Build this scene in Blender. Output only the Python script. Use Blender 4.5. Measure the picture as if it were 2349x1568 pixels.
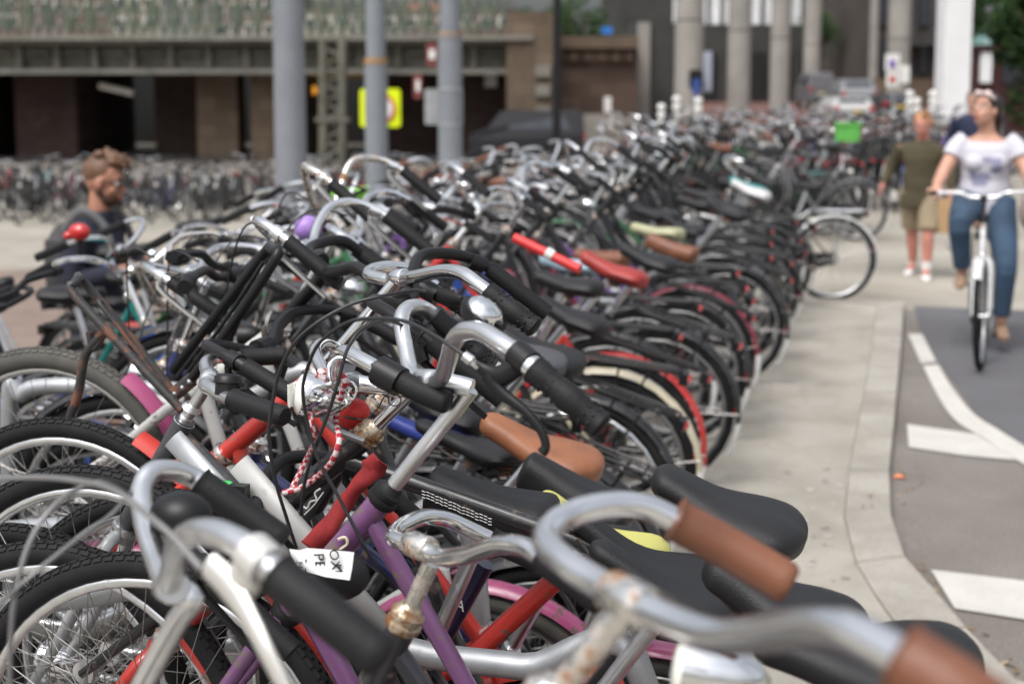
import bpy, math, random
from mathutils import Vector, Matrix
import numpy as np
R = math.radians
scene = bpy.context.scene
for o in list(bpy.data.objects): bpy.data.objects.remove(o)
col = scene.collection
# ---------------------------------------------------------------- camera
CAM = Vector((0, 0, 1.75)); YAW = R(15.9); PIT = R(6.5); FP = 3262.0; ROW = 185+3262.0*math.tan(R(6.5))
cam = bpy.data.cameras.new('camera'); camo = bpy.data.objects.new('camera', cam); col.objects.link(camo)
camo.location = CAM; camo.rotation_euler = (math.pi/2-PIT, 0, YAW)
cam.lens = 50; cam.sensor_width = 36; cam.shift_y = -(784-ROW)/2349.0; cam.clip_start = 0.05; cam.clip_end = 2000
cam.dof.use_dof = True; cam.dof.focus_distance = 2.27; cam.dof.aperture_fstop = 3.8; cam.dof.aperture_blades = 0
scene.camera = camo
scene.render.resolution_x = 1024; scene.render.resolution_y = 683
# ---------------------------------------------------------------- light
SUN_EL, SUN_AZ = R(58), R(200)
world = bpy.data.worlds.new("World"); scene.world = world; world.use_nodes = True
nt = world.node_tree; nt.nodes.clear()
out = nt.nodes.new('ShaderNodeOutputWorld'); bg = nt.nodes.new('ShaderNodeBackground')
sky = nt.nodes.new('ShaderNodeTexSky'); sky.sky_type = 'NISHITA'; sky.sun_disc = False
sky.sun_elevation = SUN_EL; sky.sun_rotation = SUN_AZ; sky.dust_density = 4; sky.air_density = 1.0
hs = nt.nodes.new('ShaderNodeHueSaturation'); hs.inputs['Saturation'].default_value = 0.26; hs.inputs['Value'].default_value = 1.15
tc = nt.nodes.new('ShaderNodeTexCoord'); cn = nt.nodes.new('ShaderNodeTexNoise'); cn.inputs['Scale'].default_value = 2.2; cn.inputs['Detail'].default_value = 6
cr = nt.nodes.new('ShaderNodeValToRGB'); cr.color_ramp.elements[0].position = .3; cr.color_ramp.elements[0].color = (.72, .74, .78, 1)
cr.color_ramp.elements[1].position = .7; cr.color_ramp.elements[1].color = (1.3, 1.28, 1.25, 1)
mx = nt.nodes.new('ShaderNodeMix'); mx.data_type = 'RGBA'; mx.blend_type = 'MULTIPLY'; mx.inputs[0].default_value = 1
nt.links.new(sky.outputs[0], hs.inputs['Color']); nt.links.new(tc.outputs['Generated'], cn.inputs['Vector']); nt.links.new(cn.outputs['Fac'], cr.inputs[0])
nt.links.new(hs.outputs[0], mx.inputs[6]); nt.links.new(cr.outputs[0], mx.inputs[7]); 
sp_ = nt.nodes.new('ShaderNodeSeparateXYZ'); nt.links.new(tc.outputs['Generated'], sp_.inputs[0]); gr_ = nt.nodes.new('ShaderNodeMapRange'); gr_.inputs[1].default_value = 0; gr_.inputs[2].default_value = .95; gr_.inputs[3].default_value = .55; gr_.inputs[4].default_value = 1.7   # overcast sky: three times brighter overhead than at the horizon
nt.links.new(sp_.outputs[2], gr_.inputs[0]); m2_ = nt.nodes.new('ShaderNodeMix'); m2_.data_type = 'RGBA'; m2_.blend_type = 'MULTIPLY'; m2_.inputs[0].default_value = 1; nt.links.new(mx.outputs[2], m2_.inputs[6]); nt.links.new(gr_.outputs[0], m2_.inputs[7]); nt.links.new(m2_.outputs[2], bg.inputs[0])
bg.inputs[1].default_value = 0.15; nt.links.new(bg.outputs[0], out.inputs[0])
sun = bpy.data.lights.new('sun', 'SUN'); sun.energy = 1.2; sun.angle = R(30); sun.color = (1, .97, .93)
suno = bpy.data.objects.new('sun', sun); col.objects.link(suno)
sd = Vector((math.sin(SUN_AZ)*math.cos(SUN_EL), math.cos(SUN_AZ)*math.cos(SUN_EL), math.sin(SUN_EL)))
suno.rotation_euler = sd.to_track_quat('Z', 'Y').to_euler(); suno.location = (0, 0, 30)
vs = scene.view_settings; vs.view_transform = 'Standard'; vs.look = 'None'; vs.exposure = 0.1; vs.gamma = 1; vs.use_curve_mapping = False
# ---------------------------------------------------------------- photo -> place (used to read positions off the photograph)
CM = camo.rotation_euler.to_matrix()
def ray(px, py): return CM @ Vector(((px-1174.5)/FP, -(py-ROW)/FP, -1))
def W(px, py, Y): d = ray(px, py); return CAM + d*(Y/d.y)          # on the plane y = Y
def G(px, py, z=0.0): d = ray(px, py); return CAM + d*((z-CAM.z)/d.z)  # on the level z
def D(px, py, dep): return CAM + ray(px, py)*dep                   # at a depth
# ---------------------------------------------------------------- mesh helpers
def cr_pts(P, k):
    P = [Vector(p) for p in P]
    if len(P) < 3 or k <= 1: return P
    out = []
    for i in range(len(P)-1):
        p0 = P[max(i-1, 0)]; p1 = P[i]; p2 = P[i+1]; p3 = P[min(i+2, len(P)-1)]
        for j in range(k):
            t = j/k
            out.append(0.5*((2*p1)+(p2-p0)*t+(2*p0-5*p1+4*p2-p3)*t*t+(3*p1-p0-3*p2+p3)*t**3))
    out.append(P[-1]); return out
def lerp(a, b, t): return a+(b-a)*t
def seq(r, n):
    if isinstance(r, (int, float)): return [r]*n
    r = list(r); m = len(r)
    if m == n: return r
    o = []
    for i in range(n):
        t = i/(n-1)*(m-1); k = min(int(t), m-2); o.append(lerp(r[k], r[k+1], t-k))
    return o
class MB:
    def __init__(s, M=None): s.v = []; s.f = []; s.m = []; s.uv = []; s.sm = []; s.M = M
    def add(s, vs, fs, mi=0, uv=None, smooth=True):
        b = len(s.v)
        if s.M is not None: vs = [s.M @ Vector(p) for p in vs]
        s.v.extend([tuple(p) for p in vs])
        for k, f in enumerate(fs):
            s.f.append([b+i for i in f]); s.m.append(mi); s.sm.append(smooth)
            s.uv.append(uv[k] if uv else [(0, 0)]*len(f))
    def tube(s, P, r, n=8, k=1, mi=0, cap=True, closed=False, flat=None, up=None, uvs=1.0):
        P = cr_pts(P, k) if not closed else [Vector(p) for p in P]
        N = len(P)
        if N < 2: return
        rr = seq(r, N); vs = []; T = []
        for i in range(N):
            a = P[(i-1) % N] if closed or i > 0 else P[0]; b = P[(i+1) % N] if closed or i < N-1 else P[-1]
            t = b-a; T.append(t.normalized() if t.length > 1e-9 else Vector((0, 0, 1)))
        u = Vector(up) if up is not None else (Vector((0, 0, 1)) if abs(T[0].z) < .9 else Vector((1, 0, 0)))
        nrm = (u-T[0]*u.dot(T[0])).normalized(); L = 0; Ls = []
        for i in range(N):
            if up is not None: q = Vector(up); nrm = (q-T[i]*q.dot(T[i])); nrm = nrm.normalized() if nrm.length > 1e-6 else Vector((1, 0, 0))
            else: nrm = (nrm-T[i]*nrm.dot(T[i])).normalized()
            bi = T[i].cross(nrm)
            fl = flat if flat else 1.0
            if i: L += (P[i]-P[i-1]).length
            Ls.append(L)
            for j in range(n):
                a = 2*math.pi*j/n
                vs.append(P[i]+nrm*(math.cos(a)*rr[i])+bi*(math.sin(a)*rr[i]*fl))
        fs = []; uv = []
        for i in range(N if closed else N-1):
            i2 = (i+1) % N; l1 = Ls[i]*uvs; l2 = (Ls[i2] if i2 else L+(P[0]-P[-1]).length)*uvs
            for j in range(n):
                j2 = (j+1) % n
                fs.append([i*n+j, i*n+j2, i2*n+j2, i2*n+j])
                uv.append([(l1, j/n), (l1, (j+1)/n), (l2, (j+1)/n), (l2, j/n)])
        if cap and not closed:
            fs.append(list(range(n))[::-1]); uv.append([(0, 0)]*n)
            fs.append([(N-1)*n+j for j in range(n)]); uv.append([(0, 0)]*n)
        s.add(vs, fs, mi, uv)
    def box(s, c, d, mi=0, M=None, bev=0):
        x, y, z = [q/2 for q in d]; c = Vector(c)
        vs = [Vector((a*x, b*y, e*z)) for a in (-1, 1) for b in (-1, 1) for e in (-1, 1)]
        if M is not None: vs = [M @ p for p in vs]
        vs = [p+c for p in vs]
        s.add(vs, [[0, 1, 3, 2], [4, 6, 7, 5], [0, 4, 5, 1], [2, 3, 7, 6], [0, 2, 6, 4], [1, 5, 7, 3]], mi, smooth=False)
    def lathe(s, prof, c, ax, n=16, mi=0, cap=True):
        # prof = [(distance along axis, radius)]
        ax = Vector(ax).normalized(); u = ax.orthogonal().normalized(); w = ax.cross(u); c = Vector(c); vs = []
        for (h, r) in prof:
            for j in range(n):
                a = 2*math.pi*j/n; vs.append(c+ax*h+(u*math.cos(a)+w*math.sin(a))*r)
        fs = [[i*n+j, i*n+(j+1) % n, (i+1)*n+(j+1) % n, (i+1)*n+j] for i in range(len(prof)-1) for j in range(n)]
        if cap: fs += [list(range(n))[::-1], [(len(prof)-1)*n+j for j in range(n)]]
        s.add(vs, fs, mi)
    def ell(s, c, r, n=16, m=10, mi=0, M=None):
        c = Vector(c); vs = []
        for i in range(m+1):
            t = math.pi*i/m
            for j in range(n):
                a = 2*math.pi*j/n; p = Vector((r[0]*math.sin(t)*math.cos(a), r[1]*math.sin(t)*math.sin(a), r[2]*math.cos(t)))
                if M is not None: p = M @ p
                vs.append(c+p)
        s.add(vs, [[i*n+j, (i+1)*n+j, (i+1)*n+(j+1) % n, i*n+(j+1) % n] for i in range(m) for j in range(n)], mi)
    def loft(s, rings, mi=0, cap=True):
        n = len(rings[0]); vs = [p for r in rings for p in r]
        fs = [[i*n+j, i*n+(j+1) % n, (i+1)*n+(j+1) % n, (i+1)*n+j] for i in range(len(rings)-1) for j in range(n)]
        if cap: fs += [list(range(n))[::-1], [(len(rings)-1)*n+j for j in range(n)]]
        s.add(vs, fs, mi)
    def prism(s, poly, z0, z1, mi=0):
        n = len(poly); vs = [(p[0], p[1], z0) for p in poly]+[(p[0], p[1], z1) for p in poly]
        fs = [[i, (i+1) % n, n+(i+1) % n, n+i] for i in range(n)]+[list(range(n))[::-1], list(range(n, 2*n))]
        s.add(vs, fs, mi, smooth=False)
    def mesh(s, name, mats):
        me = bpy.data.meshes.new(name); me.from_pydata(s.v, [], s.f)
        for m in (mats if isinstance(mats, (list, tuple)) else [mats]): me.materials.append(m)
        me.polygons.foreach_set('material_index', s.m); me.polygons.foreach_set('use_smooth', s.sm)
        ul = me.uv_layers.new(name='UVMap'); ul.data.foreach_set('uv', [c for f in s.uv for p in f for c in p])
        me.update(); me.set_sharp_from_angle(angle=R(52)); return me
    def build(s, name, mats, parent=None, loc=None):
        if not s.v: return None
        o = bpy.data.objects.new(name, s.mesh(name, mats)); col.objects.link(o)
        if parent is not None: o.parent = parent
        if loc is not None: o.location = loc
        return o
def tag(o, label=None, cat=None, group=None, kind=None):
    if label: o['label'] = label
    if cat: o['category'] = cat
    if group: o['group'] = group
    if kind: o['kind'] = kind
    return o
def empty(name, loc=(0, 0, 0), rz=0):
    o = bpy.data.objects.new(name, None); col.objects.link(o); o.location = loc; o.rotation_euler = (0, 0, rz); o.empty_display_size = .1
    return o
KIDS = {}
def kids(o): return [c for c in bpy.data.objects if c.parent == o]
def tree(o): return (o, [tree(c) for c in kids(o)])
def copy_tree(t, parent=None):
    o, ch = t; c = o.copy(); col.objects.link(c)
    if parent is not None: c.parent = parent
    for q in ch: copy_tree(q, c)
    return c
# ---------------------------------------------------------------- materials
def mat(name, c, rough=.5, metal=0.0, var=.12, vs=6, bump=0.0, bs=60, coat=0, oc=False, dirt=None, spec=.5, rvar=0.0, trans=0, emit=None):
    m = bpy.data.materials.new(name); m.use_nodes = True; n = m.node_tree; N = n.nodes; L = n.links; b = N['Principled BSDF']
    b.inputs['Roughness'].default_value = rough; b.inputs['Metallic'].default_value = metal
    b.inputs['Coat Weight'].default_value = coat; b.inputs['Specular IOR Level'].default_value = spec
    if coat: b.inputs['Coat Roughness'].default_value = .12
    if trans: b.inputs['Transmission Weight'].default_value = trans
    tcn = N.new('ShaderNodeTexCoord'); P = tcn.outputs['Object']
    if oc:
        oi = N.new('ShaderNodeObjectInfo'); base = oi.outputs['Color']
    else:
        rgb = N.new('ShaderNodeRGB'); rgb.outputs[0].default_value = (*c, 1); base = rgb.outputs[0]
    no = N.new('ShaderNodeTexNoise'); no.inputs['Scale'].default_value = vs; no.inputs['Detail'].default_value = 6; L.new(P, no.inputs['Vector'])
    mr = N.new('ShaderNodeMapRange'); mr.inputs[1].default_value = .3; mr.inputs[2].default_value = .7; mr.inputs[3].default_value = 1-var; mr.inputs[4].default_value = 1+var
    L.new(no.outputs['Fac'], mr.inputs[0])
    mm = N.new('ShaderNodeMix'); mm.data_type = 'RGBA'; mm.blend_type = 'MULTIPLY'; mm.inputs[0].default_value = 1
    L.new(base, mm.inputs[6]); L.new(mr.outputs[0], mm.inputs[7]); cur = mm.outputs[2]
    if dirt:
        dc, lo, hi, ds = dirt
        d = N.new('ShaderNodeTexNoise'); d.inputs['Scale'].default_value = ds; d.inputs['Detail'].default_value = 8; d.inputs['Roughness'].default_value = .65; L.new(P, d.inputs['Vector'])
        dr = N.new('ShaderNodeMapRange'); dr.inputs[1].default_value = lo; dr.inputs[2].default_value = hi; L.new(d.outputs['Fac'], dr.inputs[0])
        dm = N.new('ShaderNodeMix'); dm.data_type = 'RGBA'; L.new(dr.outputs[0], dm.inputs[0]); L.new(cur, dm.inputs[6]); dm.inputs[7].default_value = (*dc, 1); cur = dm.outputs[2]
        if metal:
            q = N.new('ShaderNodeMapRange'); q.inputs[3].default_value = metal; q.inputs[4].default_value = 0; L.new(dr.outputs[0], q.inputs[0]); L.new(q.outputs[0], b.inputs['Metallic'])
        q = N.new('ShaderNodeMapRange'); q.inputs[3].default_value = rough; q.inputs[4].default_value = .85; L.new(dr.outputs[0], q.inputs[0]); L.new(q.outputs[0], b.inputs['Roughness'])
    elif rvar:
        q = N.new('ShaderNodeMapRange'); q.inputs[1].default_value = .3; q.inputs[2].default_value = .7; q.inputs[3].default_value = max(0, rough-rvar); q.inputs[4].default_value = rough+rvar
        L.new(no.outputs['Fac'], q.inputs[0]); L.new(q.outputs[0], b.inputs['Roughness'])
    L.new(cur, b.inputs['Base Color'])
    if bump:
        bn = N.new('ShaderNodeTexNoise'); bn.inputs['Scale'].default_value = bs; bn.inputs['Detail'].default_value = 4; L.new(P, bn.inputs['Vector'])
        bp = N.new('ShaderNodeBump'); bp.inputs['Strength'].default_value = bump; bp.inputs['Distance'].default_value = .004; L.new(bn.outputs['Fac'], bp.inputs['Height']); L.new(bp.outputs[0], b.inputs['Normal'])
    if emit:
        b.inputs['Emission Color'].default_value = (*c, 1); b.inputs['Emission Strength'].default_value = emit
    return m
RUST = (.16, .06, .025)
M = {}
M['paint'] = mat('bike_paint', (1, 1, 1), .28, var=.1, coat=.4, oc=True, dirt=((.13, .10, .08), .585, .64, 26), bump=.08, bs=90)
M['paintfar'] = mat('bike_paint_dusty', (1, 1, 1), .35, var=.1, coat=.3, oc=True)
M['chrome'] = mat('chrome', (.80, .81, .82), .1, 1, var=.05, vs=12, dirt=((.22, .12, .07), .655, .74, 22))
M['chromer'] = mat('rusty_chrome', (.78, .76, .72), .16, 1, var=.15, vs=30, dirt=((.24, .12, .05), .5, .62, 35), bump=.2, bs=120)
M['barchrome'] = mat('dull_chrome', (.84, .85, .87), .17, 1, var=.06, vs=10, dirt=((.30, .22, .16), .66, .78, 30))
M['alu'] = mat('aluminium', (.76, .77, .78), .30, 1, var=.1, vs=25, rvar=.08, dirt=((.25, .22, .19), .62, .8, 40))
M['steel'] = mat('galvanised', (.43, .445, .46), .5, .7, var=.15, vs=14, dirt=((.22, .20, .17), .6, .75, 9), bump=.12, bs=70)
M['dullalu'] = mat('dull_aluminium', (.30, .30, .30), .5, .8, var=.2, vs=20)
M['spoke'] = mat('spoke_steel', (.34, .33, .32), .45, 1, var=.15, vs=40)
M['spokefar'] = mat('dark_spokes', (.13, .125, .12), .6, .4, var=.15, vs=40)  # darker spoke colour for the far bicycles
M['rust'] = mat('rusty_metal', (.55, .47, .36), .3, .9, var=.4, vs=60, bump=.5, bs=150, dirt=((.17, .075, .025), .42, .56, 55))
M['bracket'] = mat('black_rusty_metal', (.03, .03, .03), .45, 0, var=.2, dirt=((.15, .065, .04), .5, .6, 18), bump=.2, bs=140)
M['rubber'] = mat('rubber_grip', (.009, .009, .010), .62, spec=.3, var=.15, bump=.25, bs=260)
M['plastic'] = mat('black_plastic', (.008, .008, .009), .42, spec=.35, var=.15, bump=.05, bs=80)
M['cable'] = mat('cable_sheath', (.015, .015, .017), .4, var=.1)
M['leather'] = mat('black_saddle', (.012, .012, .0135), .5, spec=.38, var=.15, vs=9, bump=.35, bs=420, rvar=.06)
M['saddlegrey'] = mat('worn_grey_saddle', (.06, .063, .07), .5, var=.1, bump=.25, bs=300)
M['tan'] = mat('tan_leather', (.26, .10, .045), .5, var=.2, vs=14, bump=.25, bs=220, rvar=.08)
M['brown'] = mat('brown_leather', (.165, .062, .032), .5, var=.22, vs=14, bump=.25, bs=220, rvar=.08)
M['vinyl'] = mat('coloured_cover', (1, 1, 1), .5, var=.07, oc=True, bump=.15, bs=60)
M['white'] = mat('white_plastic', (.72, .72, .70), .45, var=.06, dirt=((.3, .27, .22), .6, .8, 20))
M['redlens'] = mat('red_lens', (.45, .015, .015), .15, var=.1, coat=.6)
M['lens'] = mat('lamp_glass', (.78, .78, .72), .08, .0, var=.1, coat=1)
M['amber'] = mat('amber', (.6, .22, .02), .2, coat=.5)
def tyre_mat(name, c, c2):
    m = mat(name, c, .75, var=.15, vs=20, spec=.3, dirt=(c2, .5, .8, 7)); n = m.node_tree; N = n.nodes; L = n.links; b = N['Principled BSDF']
    uvn = N.new('ShaderNodeUVMap'); mp = N.new('ShaderNodeMapping'); mp.inputs['Scale'].default_value = (60, 12, 1); L.new(uvn.outputs[0], mp.inputs[0])
    bt = N.new('ShaderNodeTexBrick'); bt.inputs['Scale'].default_value = 1; bt.inputs['Mortar Size'].default_value = .07; bt.offset = .5
    bt.inputs['Color1'].default_value = (1, 1, 1, 1); bt.inputs['Color2'].default_value = (.9, .9, .9, 1); bt.inputs['Mortar'].default_value = (0, 0, 0, 1)
    L.new(mp.outputs[0], bt.inputs['Vector']); bp = N.new('ShaderNodeBump'); bp.inputs['Strength'].default_value = .9; bp.inputs['Distance'].default_value = .002
    L.new(bt.outputs['Color'], bp.inputs['Height']); L.new(bp.outputs[0], b.inputs['Normal']); return m
M['tyre'] = tyre_mat('tyre_rubber', (.010, .010, .011), (.026, .024, .022))
M['tyregrey'] = tyre_mat('worn_tyre_rubber', (.085, .083, .075), (.14, .13, .11))
# ---------------------------------------------------------------- bicycles
def circle(c, r, n, a0=0, a1=2*math.pi, closed=True):
    c = Vector(c); m = n if closed else n+1
    return [c+Vector((math.cos(a0+(a1-a0)*i/n)*r, 0, math.sin(a0+(a1-a0)*i/n)*r)) for i in range(m)]
def saddle_mesh(c, tilt, kind='comfort', n=16, L=.27, wid=.105, Mx=None):
    b = MB(Mx); rings = []; ct = Matrix.Rotation(-tilt, 3, 'Y'); c = Vector(c); K = 28
    for i in range(K+1):
        t = .5-.5*math.cos(math.pi*i/K); x = L*(.55-t)                                    # nose (front) -> tail
        if kind == 'comfort': w = wid*(.40+.60/(1+math.exp(-(t-.46)*8.5))); top = .012*(1-t)-.008*math.exp(-((t-.42)/.2)**2)+.016*max(0, t-.55); th = .058+.022*t
        elif kind == 'slim': w = wid*(.26+.74/(1+math.exp(-(t-.60)*12))); top = .010*math.cos(t*6.2)+.01*max(0, t-.6); th = .036+.022*t
        else: w = wid*(.40+.60*t**1.3); top = .004*math.cos(t*6.2)+.010*t; th = .078+.012*t          # leather
        e = 1.0; n0, t0 = (.10, .80) if kind != 'leather' else (.05, .88)
        if t < n0: e = math.sqrt(max(0, 1-((n0-t)/n0)**2))
        if t > t0: e = math.sqrt(max(0, 1-((t-t0)/(1-t0))**2))
        e = max(e, .05); ew = e; et = .3+.7*e; ring = []
        for j in range(n):
            a = 2*math.pi*j/n; ca, sa = math.cos(a), math.sin(a); sg = 1 if ca >= 0 else -1
            if sa >= 0: y = w*ew*abs(ca)**.85*sg; z = top-th*.45+th*.45*et*sa**.8-.004*math.exp(-(y/.016)**2)*min(1, t*2)
            elif kind == 'leather': y = w*ew*abs(ca)**.35*sg*(1-.12*abs(sa)); z = top-th*.45-th*.55*et*abs(sa)**.5
            else: y = w*ew*abs(ca)**.7*sg*(1-.15*abs(sa)); z = top-th*.45-th*.45*et*abs(sa)**.75
            ring.append(c+ct @ Vector((x, y, z)))
        rings.append(ring)
    b.loft(rings); return b
def fender(Mx, c, r, a0, a1, w=.028, n=20, d=.012):
    b = MB(Mx); rings = []; c = Vector(c)
    prof = [(-w, -d), (-w*.75, 0), (-w*.3, .007), (w*.3, .007), (w*.75, 0), (w, -d), (w*.9, -d-.001), (w*.6, -.004), (0, .003), (-w*.6, -.004), (-w*.9, -d-.001)]
    for i in range(n+1):
        a = lerp(a0, a1, i/n); rr = Vector((math.cos(a), 0, math.sin(a)))
        rings.append([c+rr*(r+q)+Vector((0, p, 0)) for p, q in prof])
    b.loft(rings); return b
BARS = {   # clamp-relative half paths (forward, side, up) for the +y side: metal part then grip start/end
 'dutch': [(0, 0, 0), (.005, .06, .0), (.03, .13, .035), (.035, .20, .07), (.0, .255, .085), (-.07, .28, .075), (-.20, .285, .03)],
 'high': [(0, 0, 0), (.01, .05, .0), (.03, .11, .06), (.04, .17, .13), (.0, .24, .15), (-.08, .27, .14), (-.21, .28, .09)],
 'flat': [(0, 0, 0), (.0, .08, .005), (-.003, .14, .03), (-.012, .20, .032), (-.02, .24, .031), (-.03, .28, .03), (-.05, .33, .027)],
 'sweep': [(0, 0, 0), (.0, .05, .0), (.02, .12, .02), (.02, .19, .035), (-.03, .245, .04), (-.09, .27, .03), (-.22, .275, -.02)],
}
def make_bike(S, parent_loc=(0, 0, 0), rz=0.0, name='parked_bicycle', hi=True):
    """S: dict. local x forward, y left, z up. returns root"""
    g = S.get; th = g('pitch', 0.0); ns = 10 if hi else 6; wn = 56 if hi else 26; rw = g('rw', .345); nop = 0
    rot = Matrix.Rotation(-th, 3, 'Y')
    def L(x, z, y=0.0):                                         # bike coords (x from rear axle, z from ground) -> pitched
        p = rot @ Vector((x, y, z-rw)); return p+Vector((0, 0, rw))
    wb = g('wb', 1.10)
    Rx, F, BB = L(0, rw), L(wb, rw), L(.46, .285)
    H0, H1 = L(g('hx', .90)+.035, .70), L(g('hx', .90)-.035, g('hz', .88))
    if g('F'):
        F = Vector(g('F')); H1 = Vector(g('H1')) if g('H1') else H1; H0 = H1-(H1-F).normalized()*g('hl', .23)
    ax = (H1-H0).normalized()
    C = H1+ax*g('stem', .20)
    if g('C'): C = Vector(g('C'))
    Sd = L(g('sx', .20), g('sz', .97))
    if g('S'): Sd = Vector(g('S'))
    stl = th if g('stilt') is None else g('stilt')
    root = empty(name, parent_loc, rz); paint = M['paint'] if hi else M['paintfar']; C1 = (*g('color', (.02, .02, .022)), 1); C2 = (*g('fcolor', g('color', (.02, .02, .022))), 1)
    fk = g('fkcolor'); C3 = (*fk, 1) if fk else C1
    def fin(o, c=None):
        if o is not None and c: o.color = c
        return o
    fr = g('fr', .0155)
    # frame
    b = MB(); st = BB+(Sd-BB)*g('stf', .58)
    ext = (Sd-st).normalized()
    b.tube([BB, st], .0145, ns); b.tube([H0-ax*.005, H1], .019, ns)
    ft = g('frame', 'step')
    if ft == 'step':                                            # low step-through: curved twin tubes
        m1 = lerp(H0, BB, .5)+Vector((-.02, 0, -.06)); b.tube([H0+ax*.03, m1, BB+Vector((.01, 0, .0))], fr, ns, 6)
        b.tube([H1-ax*.02, lerp(H1, BB, .45)+Vector((-.05, 0, -.05)), BB+(st-BB)*.3], fr*.9, ns, 6)
    elif ft == 'diamond':
        b.tube([H0+ax*.03, BB], fr*1.05, ns); b.tube(g('topt') or [H1-ax*.03, st-ext*.03], fr, ns)
    else:                                                       # mixte: straight sloping tubes
        b.tube([H0+ax*.03, BB], fr*1.05, ns); b.tube([H1-ax*.03, BB+(st-BB)*.45], fr*.9, ns)
    for sgn in (-1, 1):
        y = Vector((0, .058*sgn, 0)); b.tube([BB+Vector((0, .03*sgn, 0)), Rx+y], .009, 6); b.tube([st-ext*.02+Vector((0, .018*sgn, 0)), Rx+y], .0075, 6)
    b.lathe([(-.036, .021), (.036, .021)], BB, (0, 1, 0), 12)
    fin(b.build('frame', paint, root), C1)
    # steering transform
    sa = g('steer', 0.0); SM = Matrix.Translation(H0) @ Matrix.Rotation(sa, 4, ax) @ Matrix.Translation(-H0)
    # fork
    b = MB(SM); b.tube([H0-ax*.0, H0-ax*.03], .021, ns)
    for sgn in (-1, 1):
        b.tube([H0-ax*.02+Vector((0, .02*sgn, 0)), H0-ax*.045+Vector((0, .045*sgn, 0)), lerp(H0, F, .55)-Vector((.012, -.05*sgn, 0)), F+Vector((0, .05*sgn, 0))], [.013, .013, .011, .008], 7 if hi else 5, 3 if hi else 1)
    fin(b.build('fork', paint, root), C3)
    hs = g('hs', .9); b = MB(SM); b.lathe([(-.004, .02), (.0, .026*hs), (.008, .026*hs), (.010, .021*hs), (.013, .021*hs), (.015, .025*hs), (.021, .025*hs), (.023, .018), (.032, .0135)], H1, ax, 14 if hi else 8)
    b.build('headset', M[g('hsmat', 'chromer')], root); b = MB(SM); b.lathe([(-.012, .022), (0, .026), (.006, .024)], H0-ax*.003, ax, 12 if hi else 8)
    b.build('headset', M[g('hsmat', 'chromer')], root)
    # wheels
    def wheel(c, Mx, r):
        w = MB(Mx); w.tube(circle(c, r-.045, wn), .0105, 10 if hi else 5, closed=True, up=(0, 1, 0), flat=1.0 if hi else None)
        w.lathe([(-.05, .006), (-.046, .02), (-.034, .021), (-.032, .012), (.032, .012), (.034, .021), (.046, .02), (.05, .006)], c, (0, 1, 0), 12 if hi else 6)
        wo = w.build('wheel', M[g('rim', 'alu' if hi else 'dullalu')], root)
        t = MB(Mx); tr = .019 if not g('fat') else .025; t.tube(circle(c, r-.021, wn), tr, 14 if hi else 6, closed=True, up=(0, 1, 0))
        if hi and g('tread', True):                                     # tread blocks standing proud of the casing
            for i in range(110):
                for q, bb in enumerate((-.72, -.24, .24, .72)):
                    a_ = 2*math.pi*(i+.5*(q % 2))/110; er = Vector((math.cos(a_), 0, math.sin(a_))); et = Vector((-math.sin(a_), 0, math.cos(a_))); nn = er*math.cos(bb)+Vector((0, 1, 0))*math.sin(bb); ss = et.cross(nn); p = Vector(c)+er*(r-.021)+nn*tr
                    Mb = Matrix((et, ss, nn)).transposed(); t.box(p, (.0135, .0070, .0035), M=Mb)
        t.build('tyre', M[g('tyre', 'tyre')], wo)
        s = MB(Mx); c = Vector(c); K = 36 if hi else 18
        for i in range(K):
            a = 2*math.pi*i/K; sg = 1 if i % 2 else -1; da = (1.15 if (i//2) % 2 else -1.15)*.9
            s.tube([c+Vector((math.cos(a+da)*.02, sg*.034, math.sin(a+da)*.02)), c+Vector((math.cos(a)*(r-.052), sg*.004, math.sin(a)*(r-.052)))], .0009 if hi else .0014, 3, cap=False)
        tag(s.build('spokes', M['spoke' if hi else 'spokefar'], wo), kind='stuff'); return wo
    wheel(F, SM, rw); wheel(Rx, None, rw)
    # mudguards
    fr0 = fender(SM, F, rw+.018, R(g('fa0', 48)), R(g('fa1', 185)), n=24 if hi else 12)
    if g('ffender', True): fin(fr0.build('mudguard', M['vinyl'] if g('matte') else paint, root), C2)
    if g('rfender', True):
        o = fin(fender(None, Rx, rw+.018, R(12)-0, R(195), n=28 if hi else 14).build('mudguard', paint, root), C2)
        if g('patch', True):
            fender(None, Rx, rw+.0205, R(172), R(196), w=.029, n=6).build('reflective_patch', M['white'], o)
        s = MB();
        for sg in (-1, 1): s.tube([Rx+Vector((0, .055*sg, 0)), Rx+Vector((math.cos(R(165))*(rw+.02), .03*sg, math.sin(R(165))*(rw+.02)))], .0025, 4)
        s.build('mudguard_stay', M['spoke'], o)
    # stem and handlebar
    bs = g('bar', 'dutch'); hp = BARS[bs]; mt = M[g('barmat', 'chrome')]; stm = M[g('stemmat', g('barmat', 'chrome'))]
    b = MB(SM if not g('barpath') else None)
    cl = C
    if g('barpath'):
        b.tube([H1-ax*.0, H1+ax*.06, H1+ax*(C-H1).dot(ax)*.97+ax*.0] if not g('stempath') else g('stempath'), g('str', .0112), 12, 4 if g('stempath') else 1)
        if not g('stempath'): b.tube([H1+ax*(C-H1).dot(ax)*.95, C], .0125, 12)
        pth = g('barpath')['path']; ci = min(range(len(pth)), key=lambda i: (Vector(pth[i])-C).length); tg = (Vector(pth[min(ci+1, len(pth)-1)])-Vector(pth[max(ci-1, 0)])).normalized()
        b.tube([C-tg*.024, C-tg*.021, C+tg*.021, C+tg*.024], [.0145, .0165, .0165, .0145], 16)
    else:
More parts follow.
